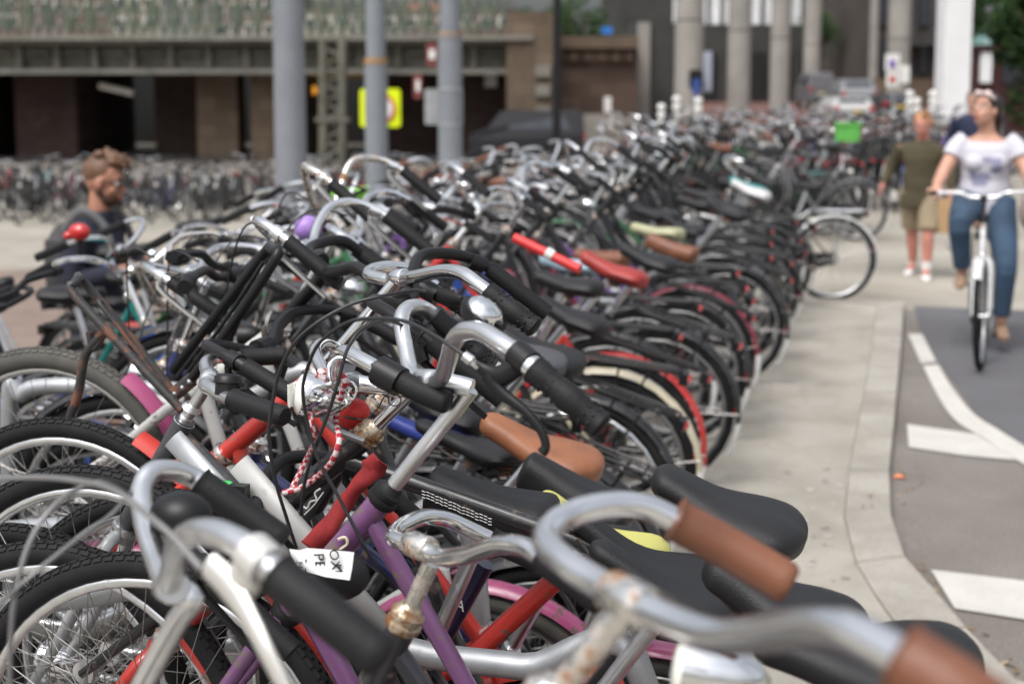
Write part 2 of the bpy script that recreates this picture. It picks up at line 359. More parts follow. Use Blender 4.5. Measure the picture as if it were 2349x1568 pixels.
        fw = Vector((ax.z, 0, -ax.x)); b.tube([H1, C-ax*.012], .0112, ns); b.tube([C-ax*.014, C-ax*.002+fw*.05], [.0135, .015], ns); cl = C+fw*.055
        b.tube([cl-Vector((0, .024, 0)), cl+Vector((0, .024, 0))], .018, ns)
    b.build('stem', stm, root)
    gm = M[g('gripmat', 'rubber')]; gr = g('gr', .0165)
    if g('barpath'):
        bp = g('barpath'); hb = MB(); P = cr_pts(bp['path'], 10); hb.tube(P, g('br', .0112), 14); h = hb.build('handlebar', mt, root)
        for gp in bp['grips']:
            q = MB(); Pg = cr_pts(gp, 8); rr = [gr*(1.0+.09*math.sin(i*.9)) if g('ribs') else gr for i in range(len(Pg))]; rr = [gr*1.12]+rr[1:-1]+[gr*.8]; q.tube(Pg, rr, 18)
            d = (Pg[-1]-Pg[0]).normalized()
            if g('ribs'):
                u = d.orthogonal().normalized(); w2 = d.cross(u); Ltot = (Pg[-1]-Pg[0]).length
                for i in range(int(Ltot/.011)):
                    for j in range(9):
                        a = 2*math.pi*(j+.5*(i % 2))/9; pos = lerp(Pg[0], Pg[-1], (i+1)*.011/Ltot*.95); q.ell(pos+(u*math.cos(a)+w2*math.sin(a))*gr*.955, (.0028, .0028, .0028), 6, 4)
            q.build('grip', gm, h)
    else:
        hb = MB(SM); half = cr_pts([cl+rot @ Vector(p) for p in hp], 5 if hi else 2)
        path = [Vector((p.x, -p.y, p.z)) for p in half[::-1]]+half[1:]
        hb.tube(path, .0112, ns); h = hb.build('handlebar', mt, root)
        for sg in (-1, 1):
            q = MB(SM); e = [cl+rot @ Vector((p[0], p[1]*sg, p[2])) for p in hp]; a, c_ = (e[5], e[6])
            dd = (c_-a); a2 = a+dd*.05; q.tube([a2, lerp(a2, c_, .5), c_+dd*.06], gr, ns, 2); q.build('grip', gm, h)
            if g('brake', False) or hi:
                q = MB(SM); p0 = lerp(e[4], e[5], .7); q.lathe([(-.014, .016), (.014, .016)], p0, (e[5]-e[4]), 10)
                q.tube([p0, p0+Vector((.012, 0, -.025)), p0+dd*.35+Vector((0, 0, -.045)), p0+dd*.95+Vector((0, 0, -.05))], [.008, .008, .006, .005], 6, 3); q.build('brake_lever', M['plastic' if g('bk', 0) or g('barmat') == 'plastic' else 'alu'], h)
    # seat
    b = MB(); b.tube([st-ext*.02, Sd-ext*.055], .0128, ns); b.lathe([(-.018, .019), (.006, .019)], st, ext, 10)
    b.build('seat_post', M[g('postmat', 'alu')], root)
    sm = M[g('saddle', 'leather')]; so = saddle_mesh(Sd, stl, g('skind', 'comfort'), 20 if hi else 12, g('sl', .27), g('sw', .105)).build('saddle', sm, root)
    if hi and g('skind') == 'leather':
        for sg in (-1, 1):
            for (fx, fy, fz) in ((.42, .36, -.035), (-.28, .92, -.048)):
                q = MB(); q.ell(Sd+Matrix.Rotation(-stl, 3, 'Y') @ Vector((fx*g('sl', .27), (fy*g('sw', .105)+.002)*sg, fz)), (.0045, .0035, .0045), 8, 5); q.build('rivet', M['rust'], so)
    if g('scolor'): so.color = (*g('scolor'), 1)
    rt = Matrix.Rotation(-stl, 3, 'Y'); b = MB()
    for sg in (-1, 1):
        b.tube([Sd+rt @ Vector(p) for p in [(.11, .012*sg, -.035), (.05, .022*sg, -.058), (-.03, .024*sg, -.06), (-.10, .045*sg, -.045)]], .0035, 5, 3 if hi else 1)
        if hi: b.tube([Sd+rt @ Vector((-.085+.014*math.cos(i*1.1), .055*sg+.014*math.sin(i*1.1), -.07+.0016*i)) for i in range(24)], .0028, 5)
    b.lathe([(-.03, .018), (.03, .018)], Sd+rt @ Vector((0, 0, -.062)), (0, 1, 0), 12); b.build('saddle_rails', M[g('railmat', 'bracket')], so)
    # rear carrier
    if g('carrier', True):
        b = MB(); cz = rw*2+.055; cx0, cx1 = -.24, .20; cw = .06
        pts = [L(cx1, cz, cw*.7), L(cx1-.05, cz, cw), L(cx0+.03, cz, cw), L(cx0, cz, cw*.6), L(cx0, cz, -cw*.6), L(cx0+.03, cz, -cw), L(cx1-.05, cz, -cw), L(cx1, cz, -cw*.7)]
        b.tube(pts, .0055, 6 if hi else 4, closed=True)
        for i in range(4): x = lerp(cx0+.06, cx1-.06, i/3); b.tube([L(x, cz+.001, -cw), L(x, cz+.001, cw)], .0035, 4)
        for y in (-.02, .02): b.tube([L(cx0+.01, cz+.003, y), L(cx1, cz+.003, y)], .004, 4)
        for sg in (-1, 1):
            b.tube([Rx+Vector((0, .062*sg, 0)), L(-.13, cz, cw*sg)], .0045, 4); b.tube([Rx+Vector((0, .062*sg, 0)), L(-.02, cz, cw*sg)], .0045, 4)
        b.tube([L(cx1, cz, 0), lerp(BB, st, .92)], .005, 4)
        cc = b.build('rear_carrier', M[g('carmat', 'plastic')], root)
        q = MB(); q.box(L(cx0-.012, cz-.025), (.03, .085, .04), M=rot); lt = q.build('rear_light', M['plastic'], cc)
        q = MB(); q.ell(L(cx0-.03, cz-.025), (.012, .036, .017), 10, 6, M=rot); q.build('red_lens', M['redlens'], cc)
        q = MB(); q.ell(L(-rw*.93-.012, rw*1.32), (.01, .02, .04), 8, 6, M=rot)
        if g('reflector', True): q.build('rear_reflector', M['redlens'], cc)
    # drive side
    b = MB(); yb = -.045
    if g('chaincase', True):
        rb = Vector((0, yb, 0)); ra = .10; rbk = .05; poly = []
        for i in range(13): a = R(-80)+R(160)*i/12; poly.append(BB+rb+Vector((math.cos(a)*ra, 0, math.sin(a)*ra)))
        for i in range(9): a = R(100)+R(160)*i/8; poly.append(Rx+rb+Vector((math.cos(a)*rbk, 0, math.sin(a)*rbk)))
        b.loft([[p+Vector((0, .012, 0)) for p in poly], poly, [p+Vector((0, -.016, 0)) for p in poly]]); b.build('chain_case', M['plastic'], root)
    else:
        b.lathe([(-.002, .09), (.002, .09)], BB+Vector((0, yb, 0)), (0, 1, 0), 20); b.build('chain_ring', M['alu'], root)
    ca = g('crank', .6); cv = Vector((math.cos(ca), 0, math.sin(ca)))*.17
    b = MB(); b.tube([BB+Vector((0, -.07, 0)), BB+Vector((0, -.075, 0))+cv], .009, 6); b.tube([BB+Vector((0, .07, 0)), BB+Vector((0, .075, 0))-cv], .009, 6); b.tube([BB-Vector((0, .07, 0)), BB+Vector((0, .07, 0))], .008, 6)
    co = b.build('crank', M['alu'], root)
    for sg in (-1, 1):
        q = MB(); q.box(BB+Vector((0, .12*sg, 0))-cv*sg, (.09, .075, .022)); q.build('pedal', M['plastic'], co)
    # headlight
    if g('lamp', True):
        q = MB(SM); lc = H0+ax*.02+Vector((.075, 0, .03)); q.lathe([(-.05, .008), (-.035, .024), (-.01, .034), (.02, .037)], lc, (1, 0, -.1), 16 if hi else 8); q.tube([H0, lc], .004, 4)
        lo = q.build('headlight', M[g('lampmat', 'plastic')], root)
        q = MB(SM); q.lathe([(0, .034), (.006, .03), (.01, .012)], lc+Vector((.02, 0, -.002)), (1, 0, -.1), 16 if hi else 8); q.build('lamp_lens', M['lens'], lo)
    if g('bell', False):
        q = MB(SM); q.ell(cl+Vector((-.0, .10, .035)), (.024, .024, .018), 12, 8); q.build('bell', M['chrome'], root)
    if g('cables', hi and not g('barpath')):
        for k, sg in enumerate((-1, 1)):
            q = MB(SM if not g('barpath') else None); a = (cl+rot @ Vector((-.01, .2*sg, .06))); q.tube([a, a+Vector((.10, -.05*sg, -.0)), H1+Vector((.13, .03*sg, .03)), H0+Vector((.05, .015*sg, -.08))], .0024, 5, 8); q.build('brake_cable', M['cable'], root)
    if g('fcarrier'):
        b = MB(SM); z0 = F.z+rw+.06
        for y in (-.09, -.03, .03, .09): b.tube([Vector((F.x-.16, y, z0)), Vector((F.x+.16, y, z0))], .005, 5)
        b.tube([Vector((F.x-.16, -.11, z0)), Vector((F.x+.17, -.11, z0)), Vector((F.x+.17, .11, z0)), Vector((F.x-.16, .11, z0))], .007, 5, closed=True)
        for sg in (-1, 1): b.tube([F+Vector((0, .06*sg, 0)), Vector((F.x+.05, .11*sg, z0))], .006, 5)
        b.build('front_carrier', M['bracket'], root)
    if g('crate'):
        b = MB(SM); cc = F+Vector((0, 0, rw+.22)); w_, h_, t_ = .2, .22, .012; 
        for (dx, dy, sx, sy) in ((w_, 0, t_, .38), (-w_, 0, t_, .38), (0, .19, .4, t_), (0, -.19, .4, t_)):
            for zz in (-.09, -.02, .05, .11): b.box(cc+Vector((dx, dy, zz)), (sx, sy, .045))
        b.box(cc+Vector((0, 0, -.12)), (.4, .38, .012)); o = b.build('front_crate', M['vinyl'], root); o.color = (*g('crate'), 1)
    return root
# ---------------------------------------------------------------- setting
CY, SY = math.cos(YAW), math.sin(YAW)
def VL(px, py, hd):      # photo position at horizontal distance hd straight ahead -> coordinates in a frame turned with the view
    d = ray(px, py); x = d.x*CY+d.y*SY; y = -d.x*SY+d.y*CY; return Vector((x/y*hd, hd, 1.75+d.z/y*hd))
def BV(px, py, hd): p = VL(px, py, hd); return Vector((p.x*CY-p.y*SY, p.x*SY+p.y*CY, p.z))
def sm(a, b, x): t = min(1, max(0, (x-a)/(b-a))); return t*t*(3-2*t)
def zG(x, y):
    b = -3.45 if y < 18 else -3.45-.17*(y-18)-max(0, y-45)*.05
    t = 1-sm(b-.45-.05*max(0, y-8), b, x); d = math.hypot(x, y)
    return -.05-t*min(1.45, .15+.027*d)
def road_mat(name, c, var, s1, dots, dcol, bump=.6, s2=260):
    m = mat(name, c, .88, var=var, vs=s1, dirt=(dcol, .48, .74, dots), bump=bump, bs=s2, spec=.25); return m
M['pave'] = road_mat('pavement_concrete', (.345, .324, .285), .12, 1.4, 130, (.21, .19, .16), .5, 320)
M['kerb'] = road_mat('kerb_stone', (.34, .322, .288), .12, 3, 90, (.24, .22, .19), .3)
M['plaza'] = road_mat('plaza_concrete', (.335, .312, .268), .12, .6, 60, (.25, .225, .19), .3)
M['asph'] = road_mat('coarse_asphalt', (.165, .15, .135), .12, 1.5, 110, (.34, .30, .27), .9, 200)
M['asphd'] = road_mat('smooth_asphalt', (.105, .104, .112), .1, 1.5, 150, (.165, .16, .16), .5, 240)
M['paintw'] = mat('road_marking_paint', (.50, .485, .445), .7, var=.08, vs=5, bump=.4, bs=200, dirt=((.36, .33, .3), .56, .72, 60))
# stains and old gum on the pavement
def stain(m, amt=.75, sc=1.7):
    n = m.node_tree; N = n.nodes; L = n.links; b = N['Principled BSDF']; src = b.inputs['Base Color'].links[0].from_socket
    t = N.new('ShaderNodeTexCoord'); w = N.new('ShaderNodeTexNoise'); w.inputs['Scale'].default_value = sc; w.inputs['Detail'].default_value = 9; w.inputs['Roughness'].default_value = .62; L.new(t.outputs['Object'], w.inputs['Vector'])
    r = N.new('ShaderNodeValToRGB'); r.color_ramp.elements[0].position = .36; r.color_ramp.elements[0].color = (amt, amt*.98, amt*.95, 1); r.color_ramp.elements[1].position = .6; r.color_ramp.elements[1].color = (1.04, 1.04, 1.04, 1)
    L.new(w.outputs['Fac'], r.inputs[0]); x = N.new('ShaderNodeMix'); x.data_type = 'RGBA'; x.blend_type = 'MULTIPLY'; x.inputs[0].default_value = 1
    L.new(src, x.inputs[6]); L.new(r.outputs[0], x.inputs[7]); L.new(x.outputs[2], b.inputs['Base Color'])
for k, a, s_ in (('pave', .86, 2.6), ('plaza', .8, .7), ('asph', .8, 1.1), ('asphd', .86, .8), ('kerb', .84, 2.5)): stain(M[k], a, s_)
def axis(fine0, fine1, step, far):
    a = list(np.arange(fine0, fine1+1e-6, step)); s = step; x = a[-1]
    while x < far: s *= 1.25; x += s; a.append(x)
    s = step; x = a[0]; pre = []
    while x > -far: s *= 1.25; x -= s; pre.append(x)
    return pre[::-1]+a
b = MB(); XA = axis(-9, 6, .5, 420); YA = axis(-3, 30, .75, 420); n = len(XA)
b.add([(x, y, zG(x, y)) for y in YA for x in XA], [[j*n+i, j*n+i+1, (j+1)*n+i+1, (j+1)*n+i] for j in range(len(YA)-1) for i in range(n-1)])
tag(b.build('ground', M['plaza']), kind='structure')
def sheet(name, pts, z, m, kind='structure'):
    b = MB(); b.add([(p[0], p[1], z) for p in pts], [list(range(len(pts)))], smooth=False); return tag(b.build(name, m), kind=kind)
# kerb line (outer and inner edge) read on the ground
KO = [(G(*p)).xy for p in [(2073, 697), (2066, 800), (2056, 900), (2047, 1000), (2039, 1079), (2043, 1183), (2074, 1276), (2130, 1340), (2215, 1440), (2330, 1560)]]
KO.append(KO[-1]+Vector((.6, -.35))); KO.append(KO[-1]+Vector((2.5, -1.2)))
KI = [(G(*p)).xy for p in [(2012, 697), (1998, 800), (1982, 900), (1962, 1000), (1946, 1079), (1936, 1187), (1962, 1290), (2010, 1370), (2080, 1470), (2180, 1600)]]
KI.append(KI[-1]+Vector((.65, -.42))); KI.append(KI[-1]+Vector((2.5, -1.35)))
YE = G(2073, 697).y
# pavement slab: kerb-side edge follows the kerb's inner edge
poly = [(p.x, p.y) for p in KI[::-1]]+[(-3.4, YE), (-3.4, -4), (6, -4)]
b = MB(); b.prism(poly[::-1], -.3, -.0005); pv = b.build('pavement', M['pave']); tag(pv, kind='structure')
b = MB()
for i in range(9):
    y_ = 1.1+1.25*i; b.add([(-3.3, y_, .0008), (1.2 if y_ < 2 else KI[0].x+.3, y_, .0008), (1.2 if y_ < 2 else KI[0].x+.3, y_+.006, .0008), (-3.3, y_+.006, .0008)], [[0, 1, 2, 3]], smooth=False)
# end kerb along the far side of the platform
b = MB(); b.box(((KO[0].x-3.4)/2, YE+.055, -.146), (abs(KO[0].x+3.4), .11, .3)); b.build('kerb_stone', M['kerb'], pv)
kk = []
for i in range(len(KO)-1):
    a0, a1, b0, b1 = KO[i], KO[i+1], KI[i], KI[i+1]; m_ = max(1, int((a1-a0).length/1.0))
    for j in range(m_):
        g_ = .0025/max(.2, (a1-a0).length)
        t0, t1 = j/m_+g_, (j+1)/m_-g_; q = [a0.lerp(a1, t0), a0.lerp(a1, t1), b0.lerp(b1, t1)+Vector((.003, 0)), b0.lerp(b1, t0)+Vector((.003, 0))]
        b = MB(); b.prism([(p.x, p.y) for p in q][::-1], -.3, .003+.002*((i+j) % 2)); b.build('kerb_stone', M['kerb'], pv)
# road surface
rp = [(p.x-.004, p.y) for p in KO[::-1]]
RZ = -.046
KOx = [(p.x-.02, p.y) for p in KO]
road = sheet('road', [(6, KO[0].y)]+[(KO[0].x, KO[0].y)]+[(p[0], p[1]) for p in KOx[1:]]+[(6, KOx[-1][1])], RZ, M['asph'])
def GR(px, py): return G(px, py, RZ).xy
dk = [GR(2096, 702), (6, GR(2096, 702).y-.002), (6, GR(2500, 1190).y), GR(2500, 1190), GR(2349, 1030), GR(2240, 950), GR(2150, 830), GR(2110, 760)]
tag(sheet('cycle_path', [tuple(p) for p in dk][::-1], RZ+.004, M['asphd']), kind='structure')
def mark(name, pts, lab=None):
    b = MB(); b.add([(*GR(*p), RZ+.008) for p in pts][::-1], [list(range(len(pts)))], smooth=False); o = b.build(name, M['paintw']); return tag(o, kind='structure')
def strip(name, A, B):
    b = MB(); n = len(A); A = cr_pts([(*GR(*p), RZ+.008) for p in A], 5); B = cr_pts([(*GR(*p), RZ+.008) for p in B], 5); n = len(A)
    b.add(A+B, [[i, i+1, n+i+1, n+i] for i in range(n-1)], smooth=False); o = b.build(name, M['paintw']); return tag(o, kind='structure')
mark('road_marking', [(2083, 768), (2115, 768), (2148, 832), (2113, 836)])
strip('road_marking', [(2117, 841), (2152, 912), (2190, 965), (2258, 1010), (2330, 1056), (2440, 1120)], [(2152, 838), (2186, 895), (2232, 950), (2285, 985), (2349, 1025), (2470, 1095)])
mark('road_marking', [(2080, 975), (2245, 999), (2330, 1058), (2200, 1046), (2085, 1028)])
mark('road_marking', [(2135, 1310), (2420, 1344), (2480, 1445), (2190, 1399)])
def draped(name, hd0, hd1, px0, px1, off, m, kind='structure', n=24, k=6):
    b = MB(); vs = []
    for j in range(k+1):
        for i in range(n+1):
            hd = lerp(hd0, hd1, j/k); p = BV(lerp(px0, px1, i/n), 600, hd); vs.append((p.x, p.y, zG(p.x, p.y)+off))
    b.add(vs, [[j*(n+1)+i, j*(n+1)+i+1, (j+1)*(n+1)+i+1, (j+1)*(n+1)+i] for j in range(k) for i in range(n)]); return tag(b.build(name, m), kind=kind)
M['brickpath'] = road_mat('brick_paving', (.20, .15, .125), .15, 2, 30, (.25, .2, .17), .4)
M['redbrick'] = road_mat('red_brick_paving', (.13, .065, .055), .2, 2, 20, (.17, .1, .08), .3)
draped('brick_path', 9.0, 18.5, -3600, 1100, .02, M['brickpath'])
draped('brick_road', 44, 130, 1250, 2500, .04, M['redbrick'])
draped('underpass_road', 34, 60, -900, 1240, .04, M['asph'])
# litter
b = MB(); c = G(2062, 1096, RZ); b.add([c+Vector((-.03, -.01, .004)), c+Vector((.02, -.02, .012)), c+Vector((.035, .01, .004)), c+Vector((-.01, .02, .014)), c+Vector((0, 0, .02))], [[0, 1, 4], [1, 2, 4], [2, 3, 4], [3, 0, 4]], smooth=False)
o = b.build('wrapper', mat('orange_wrapper', (.75, .25, .1), .4)); tag(o, 'crumpled orange and white sweet wrapper on the asphalt beside the kerb', 'litter')
rnd = random.Random(5); b = MB()
for i in range(90):
    t = rnd.random(); k = min(int(t*9), 8); p = KO[k].lerp(KO[k+1], rnd.random())+Vector((.03+abs(rnd.gauss(0, .04)), rnd.gauss(0, .02))) if rnd.random() < .7 else Vector((G(rnd.uniform(1750, 2150), rnd.uniform(900, 1500)).xy))
    z = RZ+.002 if p.x > min(KO[k].x, KO[k+1].x) else .006; a = rnd.uniform(0, 6.28); s_ = rnd.uniform(.006, .02)
    u = Vector((math.cos(a), math.sin(a), rnd.uniform(-.1, .3)))*s_; v = Vector((-math.sin(a), math.cos(a), .1))*s_*.5; q = Vector((p.x, p.y, z+.003))
    b.add([q-u, q-v, q+u, q+v], [[0, 1, 2, 3]], rnd.randrange(3), smooth=False)
g2 = MB()
for i in range(150):
    p = G(rnd.uniform(1500, 2060), rnd.uniform(705, 1560)); r_ = rnd.uniform(.006, .02); k2 = rnd.uniform(.6, 1)
    if p.x < KI[0].x+.1 or p.y < 2.2: g2.add([(p.x+math.cos(a)*r_, p.y+math.sin(a)*r_*k2, .0022) for a in [6.283*j/9 for j in range(9)]], [list(range(9))], rnd.randrange(2), smooth=False)
tag(g2.build('gum_spots', [mat('old_gum', (.20, .18, .16), .8), mat('pale_gum', (.42, .40, .37), .8)]), 'flattened chewing gum spots on the pavement', 'gum', kind='stuff')
tag(b.build('leaf_litter', [mat('dry_leaf', (.22, .12, .05), .8), mat('pale_leaf', (.33, .27, .16), .8), mat('dark_leaf', (.10, .075, .05), .8)]), 'scattered dry leaves and crumbs along the kerb', 'leaves', kind='stuff')
# ---------------------------------------------------------------- buildings and structures behind
def bmat(name, c, c2, mort, sc, w=.5, h=.25, rough=.9):
    m = mat(name, c, rough, var=.2, vs=.6, spec=.2); n = m.node_tree; N = n.nodes; L = n.links; b = N['Principled BSDF']
    src = b.inputs['Base Color'].links[0].from_socket; t = N.new('ShaderNodeTexCoord'); mp = N.new('ShaderNodeMapping'); mp.inputs['Rotation'].default_value = (math.pi/2, 0, 0); L.new(t.outputs['Object'], mp.inputs[0])
    k = N.new('ShaderNodeTexBrick'); k.inputs['Scale'].default_value = sc; k.inputs['Brick Width'].default_value = w; k.inputs['Row Height'].default_value = h; k.inputs['Mortar Size'].default_value = .015
    k.inputs['Color1'].default_value = (1, 1, 1, 1); k.inputs['Color2'].default_value = (*[q for q in c2], 1); k.inputs['Mortar'].default_value = (*mort, 1); L.new(mp.outputs[0], k.inputs['Vector'])
    x = N.new('ShaderNodeMix'); x.data_type = 'RGBA'; x.blend_type = 'MULTIPLY'; x.inputs[0].default_value = 1; L.new(src, x.inputs[6]); L.new(k.outputs['Color'], x.inputs[7]); L.new(x.outputs[2], b.inputs['Base Color']); return m
M['girder'] = mat('weathered_olive_steel', (.125, .122, .095), .7, var=.25, vs=1.2, dirt=((.08, .065, .045), .5, .7, 2.5))
M['ledge'] = mat('weathered_ledge', (.18, .175, .15), .8, var=.2, vs=1.5)
M['green'] = mat('pale_green_steel', (.10, .13, .095), .6, var=.25, vs=2, dirt=((.17, .15, .11), .5, .7, 2))
M['pier'] = bmat('dark_brick', (.075, .05, .043), (.7, .7, .72), (.8, .8, .8), 1.4)
M['pier2'] = bmat('brown_stone', (.15, .115, .085), (.75, .72, .7), (.6, .58, .55), .8, .7, .45)
M['wallb'] = bmat('retaining_wall_brick', (.10, .07, .055), (.6, .6, .6), (.8, .75, .7), .9, .7, .5)
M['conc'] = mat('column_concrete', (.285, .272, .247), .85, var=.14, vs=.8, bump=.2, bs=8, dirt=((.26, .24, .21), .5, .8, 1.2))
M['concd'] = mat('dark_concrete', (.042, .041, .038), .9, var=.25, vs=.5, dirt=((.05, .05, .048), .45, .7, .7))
M['polem'] = mat('painted_grey_steel', (.195, .212, .236), .6, var=.06, vs=3, dirt=((.32, .24, .15), .68, .76, 2.5))
M['dark'] = mat('opening_shade', (.012, .012, .012), .9)  # shade inside the openings put into a near-black colour
M['glass'] = mat('dark_window', (.03, .035, .045), .12, var=.2, vs=2, spec=.8)
M['glassw'] = mat('bright_glazing', (.85, .88, .9), .3, var=.1, vs=1)
M['wframe'] = mat('white_window_frame', (.6, .58, .54), .6)
def root_v(name, label, cat, group=None):
    o = empty(name, (0, 0, 0), YAW); tag(o, label, cat, group); return o
def vbox(par, name, px0, px1, py0, py1, hd, th, m, b=None, z0=None):
    a = VL(px0, py0, hd); c = VL(px1, py1, hd); zl = c.z if z0 is None else z0
    yr = min(260, max(0, (py0+py1)/2)); a.x = VL(px0, yr, hd).x; c.x = VL(px1, yr, hd).x
    bb = b or MB(); bb.box(((a.x+c.x)/2, hd+th/2, (a.z+zl)/2), (abs(c.x-a.x), th, a.z-zl))
    return bb.build(name, m, par) if b is None else None
# viaduct
via = root_v('railway_viaduct', 'old olive steel railway viaduct on brick piers across the left background', 'viaduct')
vbox(via, 'deck', -700, 1215, 84, 104, 55, 16, M['ledge'])
vbox(via, 'girder', -700, 1190, 107, 168, 55.5, .4, M['girder'])
vbox(via, 'girder', -700, 1180, 107, 168, 60, .4, M['girder']); vbox(via, 'girder', -700, 1180, 107, 168, 66, .4, M['girder'])
vbox(via, 'lower_flange', -700, 1180, 158, 170, 55.0, 1.0, M['ledge']); vbox(via, 'cornice', -700, 1222, 82, 92, 54.4, .6, M['ledge'])
for i in range(22):
    p0 = -660+i*87; b = MB(); vbox(None, '', p0, p0+13, 108, 156, 55.1, .42, None, b); vbox(None, '', p0+22, p0+78, 118, 126, 55.25, .24, None, b); b.build('stiffener', M['girder'], via)
for i in range(36):       # railing of green lattice
    p0 = -560+i*48
    if p0 > 1190: break
    b = MB(); q = [VL(p0, 84, 55.2), VL(p0, -14, 55.2), VL(p0+24, 84, 55.2), VL(p0+48, 84, 55.2), VL(p0+48, -14, 55.2), VL(p0+24, -14, 55.2)]
    b.tube([q[0], q[1]], .09, 5); b.tube([q[0], q[5]], .05, 4); b.tube([q[5], q[3]], .05, 4); b.tube([q[1], q[2]], .05, 4); b.tube([q[2], q[4]], .05, 4)
    for py in (30, 62): b.tube([VL(p0, py, 55.2), VL(p0+48, py, 55.2)], .05, 4)
    b.build('railing_panel', M['green'], via)
b = MB(); b.tube([VL(-700, -14, 55.2), VL(1190, -14, 55.2)], .1, 5); b.build('handrail', M['green'], via)
for (a, c, hd, th, m) in ((-260, -60, 58, 9, 'pier'), (35, 175, 58, 9, 'pier'), (355, 455, 60, 8, 'pier'), (452, 545, 57, 1.6, 'pier2'), (575, 690, 56.5, 7, 'pier2'), (880, 1010, 60, 6, 'pier'), (1010, 1190, 58, 5, 'pier')):
    vbox(via, 'pier', a, c, 165, 400, hd, th, M[m], z0=-1.6)
vbox(via, 'back_wall', -900, 1250, 120, 400, 74, .6, M['dark'], z0=-1.6)  # near-black wall stands in for the shaded depth behind the piers
vbox(via, 'abutment', 1162, 1268, 28, 400, 54.6, 20, M['pier2'], z0=-1.6)
for i, py in enumerate((150, 195, 245)): vbox(via, 'quoin_stone', 1228, 1262, py, py+26, 54.45, .2, M['ledge'])
b = MB()
for px in (741, 785):
    b.tube([VL(px, 90, 53.5), VL(px, 392, 53.5)], .17, 6)
for i in range(7): py = 110+i*42; b.tube([VL(741, py, 53.5), VL(785, py+21, 53.5)], .06, 4); b.tube([VL(785, py+21, 53.5), VL(741, py+42, 53.5)], .06, 4)
b.box(VL(763, 275, 53.5), (1.3, .35, .14)); b.build('lattice_column', M['girder'], via)
tag(vbox(None, 'wall_sign', 1112, 1140, 165, 200, 57.6, .05, M['white']), 'small white plate high on the dark viaduct abutment wall', 'sign').rotation_euler.z = YAW
b = MB(); b.tube([VL(228, 196, 56.5), VL(305, 214, 56.5)], .13, 6); o = b.build('tube_lamp', mat('unlit_tube', (.6, .58, .52), .4)); o.rotation_euler.z = YAW; tag(o, 'pale fluorescent tube fitting slanting under the viaduct', 'lamp')
b = MB(); b.ell(VL(718, 207, 60), (.19, .1, .19), 14, 8); o = b.build('warning_lamp', mat('lit_orange', (.9, .36, .04), .4, emit=.8)); o.rotation_euler.z = YAW; tag(o, 'round lit orange lamp in the dark opening under the viaduct', 'lamp')
b = MB(); vbox(None, '', 700, 845, 166, 181, 59, .1, None, b); o = b.build('height_bar', mat('yellow_bar', (.42, .28, .03), .6)); o.rotation_euler.z = YAW; tag(o, 'yellow height restriction bar under the viaduct', 'barrier')
# retaining wall
rw_ = root_v('retaining_wall', 'dark brick retaining wall with pale stone coping right of the viaduct abutment', 'wall')
vbox(rw_, 'brickwork', 1272, 1462, 112, 400, 57, 3, M['wallb'], z0=-1.6); vbox(rw_, 'coping', 1270, 1466, 84, 111, 56.6, 3.6, M['pier2'])
vbox(rw_, 'plinth', 1272, 1462, 262, 400, 56.8, .2, M['conc'], z0=-1.6)
rr2 = random.Random(3)
for i in range(11): vbox(rw_, 'corbel', 1280+i*16, 1290+i*16, 116, 140, 56.75, .25, M['wallb' if i % 2 else 'pier2'])
o = vbox(None, 'wall_sign', 1386, 1402, 222, 258, 56.4, .05, M['white']); tag(o, 'small white plate on the dark brick retaining wall', 'sign'); o.rotation_euler.z = YAW
cw = root_v('concrete_wall', 'grey concrete pier standing between the retaining wall and the first column', 'wall')
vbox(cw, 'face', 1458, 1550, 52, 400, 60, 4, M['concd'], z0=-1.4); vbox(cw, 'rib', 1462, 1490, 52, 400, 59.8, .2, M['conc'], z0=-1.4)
# back wall behind the columns with bright glazing above
bw = root_v('concourse_hall', 'long dark concrete hall wall with bright glazing above, behind the columns', 'building')
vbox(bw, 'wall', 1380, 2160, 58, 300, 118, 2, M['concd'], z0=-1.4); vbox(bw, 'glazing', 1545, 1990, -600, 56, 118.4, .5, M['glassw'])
vbox(bw, 'wall', 1380, 1544, -600, 57, 118.4, .5, M['concd'])
for i in range(14): vbox(bw, 'mullion', 1560+i*31, 1566+i*31, -600, 57, 118.1, .25, M['concd'])
for i in range(3): vbox(bw, 'transom', 1400, 1990, -100-i*160, -94-i*160, 118.05, .2, M['concd'])
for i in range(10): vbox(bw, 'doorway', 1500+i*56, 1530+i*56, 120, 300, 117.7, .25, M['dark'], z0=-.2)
# columns
cols = [(1547, 1612, 55), (1668, 1720, 66), (1766, 1810, 78), (1842, 1880, 92), (1914, 1943, 110), (1966, 1992, 112), (2034, 2084, 80)]
nm = ['nearest and widest', 'second', 'third', 'fourth', 'fifth', 'sixth and thinnest', 'seventh, standing apart']
for i, (a, c, hd) in enumerate(cols):
    q = root_v('concrete_column', f'tall round pale concrete column, {nm[i]} from the left in the colonnade', 'column', 'columns of the colonnade')
    A = VL(a, 200, hd); C_ = VL(c, 200, hd); r = (C_.x-A.x)/2; b = MB(); b.tube([((A.x+C_.x)/2, hd, -.3), ((A.x+C_.x)/2, hd, 16)], r, 28); b.build('shaft', M['conc'], q)
    b = MB(); b.tube([((A.x+C_.x)/2, hd, 4.0-.0), ((A.x+C_.x)/2, hd, 4.06)], r*1.01, 28); b.build('joint_ring', M['concd'], q)
